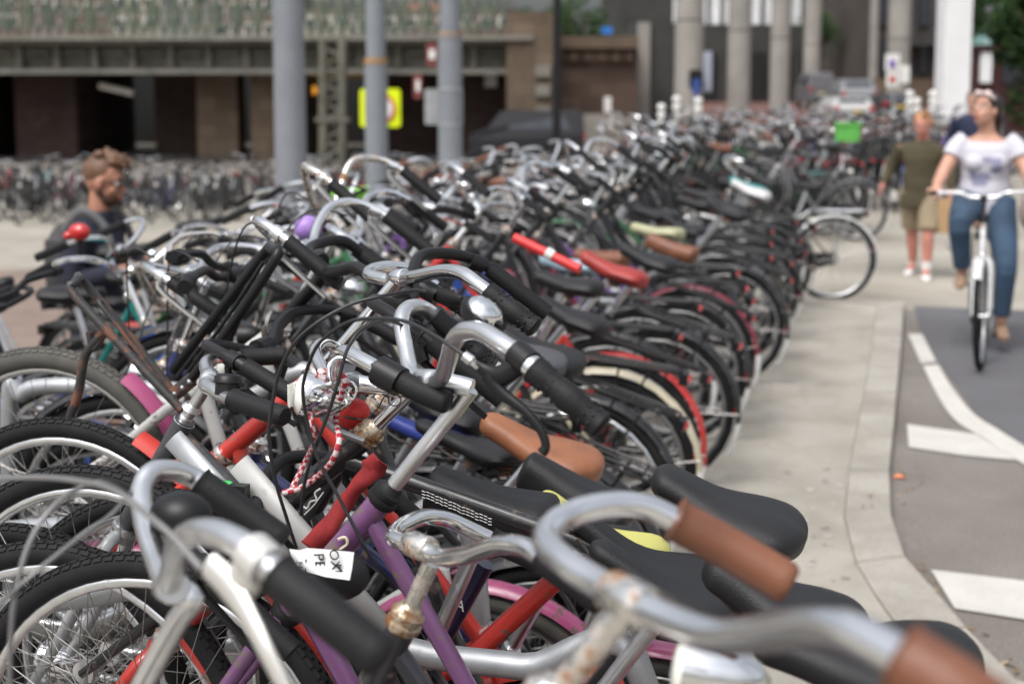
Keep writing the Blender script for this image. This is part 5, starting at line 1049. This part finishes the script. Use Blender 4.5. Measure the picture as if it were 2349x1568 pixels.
b = MB(); b.tube([(.12, .29, 1.03), (.22, .2, 1.25), (.23, .06, 1.44), (.15, -.10, 1.40)], .009, 6, 5); q_ = b.build('strap', bpy.data.materials['pale_pink_bag'], bo)
# --- walkers
def walker(px, py, H, rz, label, z, top_, bot, hair_c, skin, stride=.18, name='person', arms=None, shorts=True, sleeves=True, long_top=0, stoop=.0, hairkind='short'):
    p = G(px, py, z); r = empty(name, (p.x, p.y, z), rz); tag(r, label, 'person'); s = H/1.72; T = lambda x, y, zz: V(x*s, y*s, zz*s)
    pel, wai, che, sho, nk = T(0, 0, .93), T(.0+stoop*.3, 0, 1.07), T(stoop*.8, 0, 1.25), T(stoop, 0, 1.40), T(stoop*1.3, 0, 1.46); hc = T(stoop*1.8+.02, 0, 1.60); Rm = Matrix.Rotation(R(14), 3, 'Y')
    b = MB(); head(b, hc, Rm, s*1.0, nk); torso(b, pel, wai, che, sho, nk, s, s)
    A = arms or {-1: [(0, -.19, 1.38), (-.06, -.27, 1.15), (-.02, -.30, .92)], 1: [(0, .19, 1.38), (.03, .26, 1.14), (.09, .27, .92)]}; LG = {}
    for sg in (-1, 1):
        P = [T(x+stoop, y, zz) for x, y, zz in A[sg]]; limb(b, P, [.056*s, .045*s, .026*s]); d = (P[-1]-P[-2]).normalized(); hand(b, P[-1]-d*.01, d, (0, -sg, 0.01), sg, .9, s)
        x = stride*sg; LG[sg] = [T(0, .09*sg, .92), T(x*.75+.03, .095*sg, .50), T(x-.02, .09*sg, .09)]; limb(b, [LG[sg][0], LG[sg][1], lerp(LG[sg][1], LG[sg][2], .4), LG[sg][2]], [.095*s, .058*s, .056*s, .036*s])
        b.tube([LG[sg][2], LG[sg][2]+T(.1, .01*sg, -.05)], [.04*s, .03*s], 8)
    organic(b, 'body', skin, r, .008); face(r, hc, Rm, s)
    b = MB(); e = T(0, 0, .05); torso(b, pel-T(0, 0, long_top), wai, che, sho+T(0, 0, .012), nk-T(0, 0, .01), 1.13*s, 1.22*s, 1.15); b.loft([[c+V(math.cos(a)*.15*s, math.sin(a)*.205*s, 0) for a in [2*math.pi*j/20 for j in range(20)]] for c in (pel-T(0, 0, long_top+.09), pel-T(0, 0, long_top-.04))]) if long_top else None
    for sg in (-1, 1):
        P = [T(x+stoop, y, zz) for x, y, zz in A[sg]]; P[-1] = lerp(P[-2], P[-1], .88); limb(b, P, [.072*s, .06*s, .042*s])
    organic(b, 'sweater' if shorts else 'jacket', top_, r, .009)
    b = MB(); b.loft([[c+V(math.cos(a)*rx*s, math.sin(a)*ry*s, 0) for a in [2*math.pi*j/20 for j in range(20)]] for c, rx, ry in ((pel-T(0, 0, .13), .115, .155), (pel-T(0, 0, .02), .13, .182), (pel+T(0, 0, .05), .12, .165))])
    for sg in (-1, 1):
        L_ = LG[sg]
        if shorts: limb(b, [L_[0], lerp(L_[0], L_[1], .6), lerp(L_[0], L_[1], 1.0)], [.115*s, .105*s, .10*s])
        else: limb(b, [L_[0], L_[1], L_[2]], [.115*s, .075*s, .06*s])
    organic(b, 'shorts' if shorts else 'trousers', bot, r, .009)
    b = MB(); b.ell(hc+Rm @ V(-.028, 0, .035)*s, (.098*s, .084*s, .095*s), 16, 12, M=Rm); hairclumps(b, hc, Rm, s, [(-.03, .05, .1), (-.08, 0, .07), (-.03, -.05, .1), (.03, .02, .115), (-.09, .04, 0), (-.09, -.04, 0)], .02, 40, 3, .02); organic(b, 'hair', hair_c, r, .007, 3)
    for sg in (-1, 1):
        if shorts: b = MB(); b.tube([LG[sg][2]+T(0, 0, -.01), LG[sg][2]+T(0, 0, .09)], [.044*s, .048*s], 12); b.build('sock', M['white'], r)
        shoe(r, LG[sg][2]+T(0, 0, -.01), LG[sg][2]+T(.2, .03*sg, -.02), M['white'] if shorts else M['plastic'], M['plastic'] if shorts else M['white'], s)
    return r, T
w1, T1 = walker(2108, 632, 1.50, R(-90-9), 'stout walker in a long olive sweater, khaki shorts and white socks', -.05, mat('olive_knit', (.066, .055, .030), .9, var=.15, vs=5, bump=.4, bs=60), mat('khaki', (.25, .20, .13), .9, var=.1), mat('ginger_hair', (.38, .19, .08), .6, var=.2, bump=.4), SK3, long_top=.10, stoop=.03,
 arms={-1: [(0, -.19, 1.37), (-.07, -.29, 1.16), (.0, -.36, .95)], 1: [(0, .19, 1.37), (.02, .27, 1.14), (.06, .27, .91)]})
w1.scale = (1.12, 1.12, 1)
wp = w1.location; rot1 = Matrix.Translation(wp) @ Matrix.Rotation(R(-99), 4, 'Z')
paper = mat('brown_paper', (.38, .25, .13), .8, var=.08, bump=.3, bs=20)
b = MB(); b.loft([[V(x, y, z) for x, y in ((-.06, -.10), (.06, -.10), (.06, .10), (-.06, .10))] for z in (-.36, -.05)]); b.tube([(0, -.06, -.06), (0, -.05, .02), (0, .05, .02), (0, .06, -.06)], .005, 5, 4)
o = b.build('paper_bag', paper); o.matrix_world = rot1 @ Matrix.Translation((.1, .27, .78)); tag(o, 'brown paper carrier bag held by the walker in olive', 'bag')
b = MB(); b.loft([[V(math.cos(a)*rx, math.sin(a)*ry, z) for a in [2*math.pi*j/14 for j in range(14)]] for z, rx, ry in ((-.26, .05, .07), (-.22, .08, .11), (-.1, .07, .09), (0, .02, .02), (.1, .012, .02))]); o = b.build('plastic_bag', mat('thin_white_bag', (.55, .53, .54), .5, bump=.5, bs=20)); o.matrix_world = rot1 @ Matrix.Translation((.14, .36, .52)); tag(o, 'thin white plastic bag hanging low beside the walker in olive', 'bag')
w2, T2 = walker(2222, 520, 1.66, R(-92), 'person in a navy jacket mostly hidden behind the riding woman', -.05, mat('navy_cloth', (.012, .018, .05), .85, var=.2), mat('dark_trousers', (.02, .022, .03), .9), mat('brown_hair_far', (.08, .045, .03), .6), SK, shorts=False)
# --- the bearded man on the left, in profile, looking down at what he holds
mp = BV(224, 600, 7.3); mz = zG(mp.x, mp.y); mr = empty('person', (mp.x, mp.y, mz), YAW+R(-8)); mr.scale = (.99, .99, .99); tag(mr, 'bearded man with glasses, quiff and grey backpack walking behind the bicycles', 'person')
q0 = 1.0; hc = V(.06, 0, 1.66); Rm = Matrix.Rotation(R(13), 3, 'Y'); pel, wai, che, sho, nk = V(0, 0, .95), V(0, 0, 1.1), V(0, 0, 1.3), V(-.01, 0, 1.44), V(.02, 0, 1.51)
b = MB(); head(b, hc, Rm, 1.04, nk); torso(b, pel, wai, che, sho, nk)
AR = {-1: [V(0, -.2, 1.42), V(-.02, -.26, 1.18), V(.22, -.16, 1.22)], 1: [V(0, .2, 1.42), V(-.02, .26, 1.18), V(.25, .12, 1.24)]}
for sg in (-1, 1):
    P = AR[sg]; limb(b, P, [.058, .048, .03], up=None); d = (P[2]-P[1]).normalized(); hand(b, P[2], d, (0, -sg, .3), sg, .9, 1.05)
    limb(b, [V(0, .1*sg, .93), V(.06*sg+.03, .1*sg, .5), V(.1*sg, .1*sg, .09)], [.1, .062, .04]); b.tube([V(.1*sg, .1*sg, .08), V(.1*sg+.13, .1*sg, .04)], [.04, .03], 8)
organic(b, 'body', SK2, mr, .0075); face(mr, hc, Rm, 1.04, (.05, .025, .015))
nav = mat('dark_navy_jacket', (.012, .014, .028), .85, var=.2, bump=.3, bs=20); b = MB(); torso(b, pel, wai, che, sho+V(0, 0, .02), nk-V(0, 0, .005), 1.14, 1.25, 1.1)
for sg in (-1, 1): P = list(AR[sg]); P[2] = lerp(P[1], P[2], .9); limb(b, P, [.075, .064, .045], up=None)
b.tube([nk-V(.01, 0, .05), nk+V(-.005, 0, .0)], [.085, .075], 14); organic(b, 'jacket', nav, mr, .009)
b = MB(); b.loft([[c+V(math.cos(a)*rx, math.sin(a)*ry, 0) for a in [2*math.pi*j/20 for j in range(20)]] for c, rx, ry in ((pel-V(0, 0, .13), .115, .155), (pel-V(0, 0, .02), .13, .182), (pel+V(0, 0, .05), .12, .165))])
for sg in (-1, 1): limb(b, [V(0, .1*sg, .93), V(.06*sg+.03, .1*sg, .5), V(.1*sg, .1*sg, .12)], [.115, .08, .06])
organic(b, 'trousers', mat('charcoal_trousers', (.025, .025, .03), .9), mr, .009)
for sg in (-1, 1): shoe(mr, V(.1*sg, .1*sg, .08), V(.1*sg+.2, .1*sg, .06), M['plastic'])
hm = mat('brown_hair', (.12, .058, .03), .55, var=.3, vs=30, bump=.5, bs=90); f_ = lambda x, y, z: hc+Rm @ V(x, y, z)*1.04
b = MB(); b.ell(f_(-.03, 0, .038), (.10, .083, .092), 18, 12, M=Rm); b.tube([f_(-.07, 0, .09), f_(0, 0, .105), f_(.05, 0, .105), f_(.075, 0, .085)], [.05, .055, .045, .028], 12, 4); hairclumps(b, hc, Rm, 1.04, [(.05, .03, .11), (.06, -.02, .11), (0, .04, .12), (-.05, -.03, .12), (.07, .0, .09), (-.09, .02, .08), (-.04, .03, .12)], .014, 60, 4, .016); organic(b, 'hair', hm, mr, .006, 2)
bm_ = mat('beard', (.07, .032, .018), .8, var=.3, vs=40, bump=.5, bs=120); b = MB(); b.ell(f_(.035, 0, -.075), (.058, .061, .052), 16, 10, M=Rm); b.ell(f_(.005, 0, -.055), (.055, .068, .045), 14, 10, M=Rm); organic(b, 'beard', bm_, mr, .007, 3)
b = MB()
for sg in (-1, 1): b.tube([f_(.098, .034*sg+math.cos(a)*.024, .004+math.sin(a)*.019) for a in [2*math.pi*j/14 for j in range(14)]], .0022, 5, closed=True); b.tube([f_(.096, .058*sg, .008), f_(.0, .082*sg, .01)], .0022, 5)
b.tube([f_(.1, -.010, .008), f_(.1, .010, .008)], .002, 5); b.build('glasses', M['plastic'], mr)
bp_ = mat('grey_backpack', (.045, .043, .045), .8, var=.2, bump=.3, bs=40); b = MB(); b.ell(V(-.175, 0, 1.2), (.10, .14, .23), 18, 14); b.box(V(-.17, 0, 1.17), (.13, .24, .36)); o = organic(b, 'backpack', bp_, None, .01, 8); o.matrix_world = Matrix.Translation((mp.x, mp.y, mz)) @ Matrix.Rotation(YAW+R(-8), 4, 'Z'); tag(o, 'dark grey backpack worn by the bearded man', 'backpack')
for sg in (-1, 1): b = MB(); b.tube([V(-.12, .12*sg, 1.40), V(-.02, .13*sg, 1.50), V(.1, .13*sg, 1.42), V(.135, .14*sg, 1.25), V(.06, .18*sg, 1.08), V(-.1, .15*sg, 1.02)], .022, 8, 5, flat=.4); b.build('strap', mat('strap_grey', (.10, .10, .105), .7), o)
b = MB(); b.box(V(.40, -.02, 1.24), (.14, .008, .075), M=Matrix.Rotation(R(-30), 3, 'Y')); ph = b.build('phone', M['plastic']); ph.matrix_world = o.matrix_world.copy(); tag(ph, 'small black phone held in front of the bearded man', 'phone')
# ---------------------------------------------------------------- the bicycle that closes the row, with white mudguards
e1 = G(1908, 690, -.05); er = make_bike(dict(hi=True, color=(.03, .03, .03), fcolor=(.66, .66, .64), bar='dutch', frame='step', lamp=False, patch=False, carmat='alu', carrier=True, sz=.97, pitch=0), (e1.x, e1.y, -.05), math.pi+R(12), 'parked_bicycle'); tag(er, 'last bicycle of the long rack, white mudguard over its fully visible rear wheel', 'bicycle')
gp = BV(1925, 400, 17.5); gb = make_bike(dict(hi=False, color=(.02, .02, .02), bar='high', frame='step', sz=1.0), (gp.x, gp.y, -.05), R(-80), 'parked_bicycle'); tag(gb, 'black bicycle upright under the lime green box near the white car', 'bicycle')
b = MB(); b.box((0, 0, 0), (.27, .26, .19)); b.box((0, 0, .10), (.30, .29, .03)); o = b.build('crate_liner', mat('lime_cover', (.09, .36, .06), .5)); gpp = BV(1945, 305, 16.6); o.location = gpp; tag(o, 'lime green box resting on the far bicycle in front of the white car', 'box')
# ---------------------------------------------------------------- text
def text_obj(name, body, size, m, parent, loc, ux, uy, ext=.0004):
    cu = bpy.data.curves.new('t', 'FONT'); cu.body = body; cu.size = size; cu.extrude = ext; cu.align_x = 'CENTER'; cu.align_y = 'CENTER'; o = bpy.data.objects.new('t', cu); col.objects.link(o)
    dg = bpy.context.evaluated_depsgraph_get(); dg.update(); me = bpy.data.meshes.new_from_object(o.evaluated_get(dg)); bpy.data.objects.remove(o)
    me.materials.clear(); me.materials.append(m); q = bpy.data.objects.new(name, me); col.objects.link(q)
    ux = Vector(ux).normalized(); uy = Vector(uy); uy = (uy-ux*uy.dot(ux)).normalized(); uz = ux.cross(uy); Mt = Matrix((ux, uy, uz)).transposed().to_4x4(); Mt.translation = Vector(loc)
    q.matrix_world = (parent.matrix_world.inverted() @ Mt) if parent is not None else Mt
    if parent is not None: q.parent = parent; q.matrix_local = parent.matrix_world.inverted() @ Mt
    return q
bpy.context.view_layer.update()
ink = mat('black_ink', (.012, .012, .012), .6)
# torn paper card stuck on a black saddle cover end
cY = 1.72; A_ = W(706, 1256, cY); B_ = W(810, 1266, cY); D_ = W(690, 1300, cY); C_ = W(802, 1328, cY-.02)
pts = [W(706, 1256, cY), W(760, 1260, cY), W(812, 1266, cY+.01), W(808, 1300, cY), W(802, 1330, cY-.01), W(745, 1322, cY-.012), W(690, 1306, cY), W(668, 1272, cY), W(664, 1258, cY), W(685, 1261, cY)]
nv = (pts[2]-pts[8]).cross(pts[5]-pts[1]).normalized()
if nv.y > 0: nv = -nv
b = MB(); b.add(pts+[p-nv*.0012 for p in pts], [list(range(10)), list(range(10, 20))[::-1]]+[[i, (i+1) % 10, 10+(i+1) % 10, 10+i] for i in range(10)], smooth=False); card = b.build('torn_card', mat('white_card', (.70, .70, .70), .6, var=.03)); tag(card, 'torn white card with black letters beside the purple bicycle', 'card')
cx_ = (pts[4]-pts[6]).normalized(); cy_ = (pts[1]-pts[5]).normalized()
def on(px, py): return W(px, py, cY)+nv*.006
for t_, px, py, sz_ in (('PE', 735, 1285, .021), ('OX', 770, 1283, .019), ('M', 778, 1302, .016), ('.N', 690, 1292, .012)):
    d1 = W(px+3, py+22, cY)-W(px, py, cY); d2 = W(px+20, py-2, cY)-W(px, py, cY); text_obj('lettering', t_, sz_, ink, card, on(px, py), d1, d2)
b = MB()
for P in ([(704, 1282), (704, 1318)], [(704, 1318), (728, 1322)], [(795, 1318), (799, 1326)]): b.tube([W(p[0], p[1], cY)+nv*.003 for p in P], .0016, 4)
b.build('bracket_mark', ink, card)
bb = MB(); bb.ell(W(775, 1318, cY+.05), (.045, .035, .035), 18, 12); o = bb.build('saddlebag', M['leather']); tag(o, 'round black pouch behind the torn white card', 'pouch')
# stretched red ribbon, bungee cord
rib = mat('red_webbing', (.24, .016, .018), .85, var=.2, vs=60, bump=.15, bs=500)
b = MB(); L_ = [(872, 1052), (858, 1070), (842, 1092), (815, 1120), (788, 1160), (755, 1210), (715, 1255)]; P1 = cr_pts([W(x, y, 1.98) for x, y in L_], 6); w_ = [.014, .02, .015, .011, .014, .017, .02]
n = len(P1); ws_ = seq(w_, n); vs = []
for i, p in enumerate(P1): t = (P1[min(i+1, n-1)]-P1[max(i-1, 0)]).normalized(); s_ = t.cross(V(0, 1, 0)).normalized(); s_ = (s_+V(0, .5*math.sin(i*.4), 0)).normalized(); vs += [p-s_*ws_[i], p+V(0, -.004, 0), p+s_*ws_[i]]
b.add(vs, [[3*i+j, 3*i+j+1, 3*i+j+4, 3*i+j+3] for i in range(n-1) for j in range(2)]); o = b.build('ribbon', rib); sm_ = o.modifiers.new('s', 'SOLIDIFY'); sm_.thickness = .0025; tag(o, 'frayed red webbing ribbon tied round the black head tube', 'ribbon')

m = mat('bungee_sheath', (.45, .03, .05), .7); nn = m.node_tree; uvn = nn.nodes.new('ShaderNodeUVMap'); mpn = nn.nodes.new('ShaderNodeMapping'); mpn.inputs['Scale'].default_value = (110, 5, 1); nn.links.new(uvn.outputs[0], mpn.inputs[0]); ck = nn.nodes.new('ShaderNodeTexChecker'); ck.inputs['Scale'].default_value = 1; ck.inputs['Color1'].default_value = (.40, .025, .04, 1); ck.inputs['Color2'].default_value = (.62, .52, .52, 1); nn.links.new(mpn.outputs[0], ck.inputs['Vector'])
mk_ = nn.nodes.new('ShaderNodeMapping'); nn.links.new(ck.outputs['Color'], nn.nodes['Principled BSDF'].inputs['Base Color'])
cords = [[(735, 858), (765, 848), (790, 870), (785, 900), (770, 960), (778, 1010), (760, 1060), (730, 1090), (690, 1118), (648, 1130)], [(735, 850), (720, 885), (712, 960), (722, 1010), (700, 1060), (670, 1120)], [(740, 866), (750, 850), (780, 858), (800, 880)]]
bg_ = empty('bungee_cord', W(740, 990, 2.0)); tag(bg_, 'red and white flecked bungee cord wound round the red frame under the headlight', 'cord'); bpy.context.view_layer.update()
for c_ in cords:
    b = MB(); b.tube([W(x, y, 2.0+.03*math.sin(i*2)) - bg_.location for i, (x, y) in enumerate(c_)], .0048, 10, 8); b.build('cord', m, bg_)
b = MB(); b.tube([W(x, y, 1.99)-bg_.location for x, y in [(800, 875), (812, 880), (818, 895), (810, 915), (798, 905), (806, 890)]], .0022, 6, 5); b.build('hook', M['chrome'], bg_)
b = MB(); b.tube([W(x, y, 1.97) for x, y in [(848, 955), (868, 935), (880, 912), (895, 902), (913, 905), (920, 918), (910, 930), (893, 925), (890, 908), (878, 903)]], .0012, 5, 6); o = b.build('wire', M['cable']); tag(o, 'thin black wire loop in front of the chrome stem', 'wire')
# guide tubes of the rack
for (a, c, w, m_) in (((397, 1005), (520, 1140), .019, 'steel'), ((548, 1062), (668, 1200), .021, 'white')):
    Y_ = 2.02; p0, p1 = W(*a, Y_), W(*c, Y_); b = MB(); d = (p1-p0).normalized(); b.tube([p0, p1, p1+d*.25], w, 18, 1, flat=.62, cap=False); o = b.build('guide_tube', M[m_] if m_ != 'white' else mat('chalky_aluminium', (.46, .46, .45), .6, .3, var=.12, dirt=((.3, .28, .25), .6, .75, 30))); so_ = o.modifiers.new('s', 'SOLIDIFY'); so_.thickness = .002
    tag(o, {'steel': 'open ended grey oval tube poking up beside the red mudguard', 'white': 'pale flat topped aluminium tube leaning in front of the black frame'}[m_], 'tube')
b = MB(); p = W(517, 1125, 2.0); b.ell(p, (.026, .014, .017), 14, 8); o = b.build('plastic_clip', mat('green_plastic', (.05, .55, .12), .3, coat=.5)); tag(o, 'bright green plastic clip on the rack tube', 'clip')
b = MB(); b.box(W(548, 1132, 1.99), (.03, .02, .03)); o2 = b.build('clip_block', M['plastic'], None); o2.parent = o
# purple ball horn, red horn, red bell etc.
def ball(px, py, Y_, r, c, lab, cat, name, st=1.0):
    q = empty(name, W(px, py, Y_)); tag(q, lab, cat); b = MB(); b.ell((0, 0, 0), (r, r, r*st), 24, 16); b.build('bulb', mat(name+'_rubber', c, .45, var=.05), q); b = MB(); b.tube([(0, 0, -r*.9), (0, .01, -r*1.7)], .012, 8); b.lathe([(0, .012), (.03, .02)], (0, .01, -r*1.6), (.9, 0, -.2), 10); b.build('neck', M['chrome'], q)
ball(707, 524, 3.9, .042, (.34, .20, .55), 'lilac rubber ball horn among the handlebars', 'horn', 'bulb_horn', .92)
q = empty('bell_horn', W(182, 532, 4.4)); tag(q, 'glossy red double bulb horn at the left in front of the bearded man', 'horn'); b = MB(); b.ell((0, 0, 0), (.042, .03, .032), 18, 12); b.build('bulb', M['redlens'], q); b = MB(); b.ell((-.042, 0, -.014), (.022, .02, .017), 14, 10); b.build('trumpet', M['redlens'], q); b = MB(); b.tube([(0, 0, -.03), (0, 0, -.1)], .012, 8); b.build('stalk', M['plastic'], q)
# coloured saddle covers and bags lying on bicycles further along the rack
bpy.context.view_layer.update(); USEDS = set(); SADS = [(o_, o_.matrix_world @ (sum((Vector(c_) for c_ in o_.bound_box), Vector())/8)) for o_ in bpy.data.objects if o_.name.split('.')[0] == 'saddle' and o_.matrix_world.translation.y > 2.6]
for (px, py, Y_, d, c, lab) in ((1428, 532, 5.2, (.11, .05, .025), (.30, .03, .025), 'bright red cover on a saddle in the middle of the rack'), (1425, 512, 5.5, (.11, .06, .025), (.30, .42, .50), 'pale blue cover on a saddle behind the red one'), (1580, 447, 7.2, (.10, .05, .025), (.36, .36, .22), 'pale yellow saddle cover far along the rack'), (1850, 376, 10.5, (.07, .05, .05), (.02, .2, .19), 'turquoise cover near the end of the rack'), (1880, 440, 9.8, (.12, .05, .04), (.55, .55, .55), 'white saddle cover near the end of the rack'), (722, 418, 9.0, (.09, .06, .05), (.2, .55, .05), 'lime green saddle cover far back in the left half of the rack')):
    p = W(px, py, Y_); best = min(SADS, key=lambda t: (t[1]-p).length+(9 if t[0].name in USEDS else 0)); so = best[0]; USEDS.add(so.name)
    me = so.data.copy(); cc = sum((Vector(c_) for c_ in so.bound_box), Vector())/8
    for v_ in me.vertices: v_.co = cc+(v_.co-cc)*1.07+Vector((0, 0, .004))
    me.materials.clear(); me.materials.append(M['vinyl']); o = bpy.data.objects.new('saddle_cover', me); col.objects.link(o); o.matrix_world = so.matrix_world.copy(); o.color = (*c, 1); tag(o, lab, 'saddle cover')
# loose tubes that catch the eye: red folded stand, blue lock
b = MB(); b.tube([W(1180, 545, 4.3), W(1330, 618, 4.25)], .016, 14); o = b.build('lock_sleeve', M['vinyl']); o.color = (.55, .03, .03, 1); tag(o, 'bright red rubber sleeve lock lying across the frames', 'lock'); b = MB(); b.tube([W(1253, 578, 4.27), W(1268, 587, 4.27)], .018, 14); b.build('band', M['white'], o)
b = MB(); b.tube([W(1480, 470, 6.4), W(1400, 445, 6.4), W(1300, 415, 6.4)], .022, 10); o = b.build('frame_tube', M['vinyl']) if False else None
# white line decal on the black top tube and letters on the navy tube
bpy.context.view_layer.update()
q = W(1040, 1148, 2.05); b = MB(); n0 = Vector((0, -1, 0.15)).normalized()
for k_, (ya, yb) in enumerate(((1123, 1190), (1130, 1197), (1137, 1204))):
    for i in range(16):
        t0, t1 = i/16, (i+.78)/16; b.tube([W(lerp(968, 1130, t0), lerp(ya, yb, t0)+(2 if i % 3 == 0 else 0), 2.028), W(lerp(968, 1130, t1), lerp(ya, yb, t1)+(2 if i % 4 == 0 else 0), 2.028)], .0006, 4)
dec = b.build('frame_lettering', M['white']); dec.parent = h5; dec.matrix_parent_inverse = h5.matrix_world.inverted(); tag(dec, kind='stuff')

for (px, py, Y_, lab) in ((1640, 1545, 1.25, 'bright chrome headlight at the bottom right between the dark carriers'), (135, 1515, 2.2, 'chrome bullet lamp seen through the spokes at the lower left')):
    q = empty('bicycle_lamp', W(px, py, Y_)); tag(q, lab, 'lamp'); b = MB(); b.lathe([(-.05, .006), (-.04, .018), (-.02, .028), (.01, .033), (.03, .034)], (0, 0, 0), (-1, -.1, .15), 20); b.build('shell', M['chrome'], q); b = MB(); b.lathe([(.03, .033), (.036, .028), (.04, .01)], (0, 0, 0), (-1, -.1, .15), 20); b.build('lens', M['lens'], q); b = MB(); b.tube([(0, 0, 0), (.03, 0, -.05), (.05, .02, -.12)], .006, 6, 3); b.build('bracket', M['steel'], q)

# small crests on the head tubes and the letters on the navy tube
bpy.context.view_layer.update()
def crest(par, P, r_, m_): b = MB(); b.tube(P, r_, 5, 5); o = b.build('head_badge', m_); o.parent = par; o.matrix_parent_inverse = par.matrix_world.inverted(); return o
crest(h4, [W(x, y, 1.826) for x, y in ((776, 1236), (792, 1232), (797, 1246), (782, 1258), (768, 1272), (780, 1280), (770, 1290))], .0022, mat('cream_decal', (.55, .5, .38), .6))
crest(h5, [W(x, y, 2.02) for x, y in ((735, 1120), (722, 1130), (726, 1145), (712, 1150), (704, 1165), (696, 1162), (690, 1176))], .0016, M['white'])
crest(h5, [W(x, y, 2.02) for x, y in ((742, 1128), (731, 1143), (720, 1158), (706, 1172), (698, 1180))], .0010, M['white'])
nvy = mat('navy_tube_paint', (.012, .014, .05), .3, coat=.4); b = MB(); b.tube([W(1112, 1290, 2.22), W(1005, 1480, 2.22), W(985, 1560, 2.22)], .0175, 14); o = b.build('frame_tube', nvy); o.parent = h6; o.matrix_parent_inverse = h6.matrix_world.inverted()
p0 = W(1046, 1385, 2.196); d1 = W(1060, 1398, 2.196)-W(1046, 1385, 2.196); d2 = W(1056, 1372, 2.196)-W(1046, 1385, 2.196); t_ = text_obj('lettering', 'VA', .026, M['white'], None, p0, (-.9, 0, 0.0) if False else (W(1075, 1396, 2.196)-W(1046, 1385, 2.196)), W(1056, 1360, 2.196)-W(1046, 1385, 2.196)); t_.parent = o; t_.matrix_parent_inverse = o.matrix_world.inverted() if False else (o.parent.matrix_world @ o.matrix_parent_inverse).inverted()
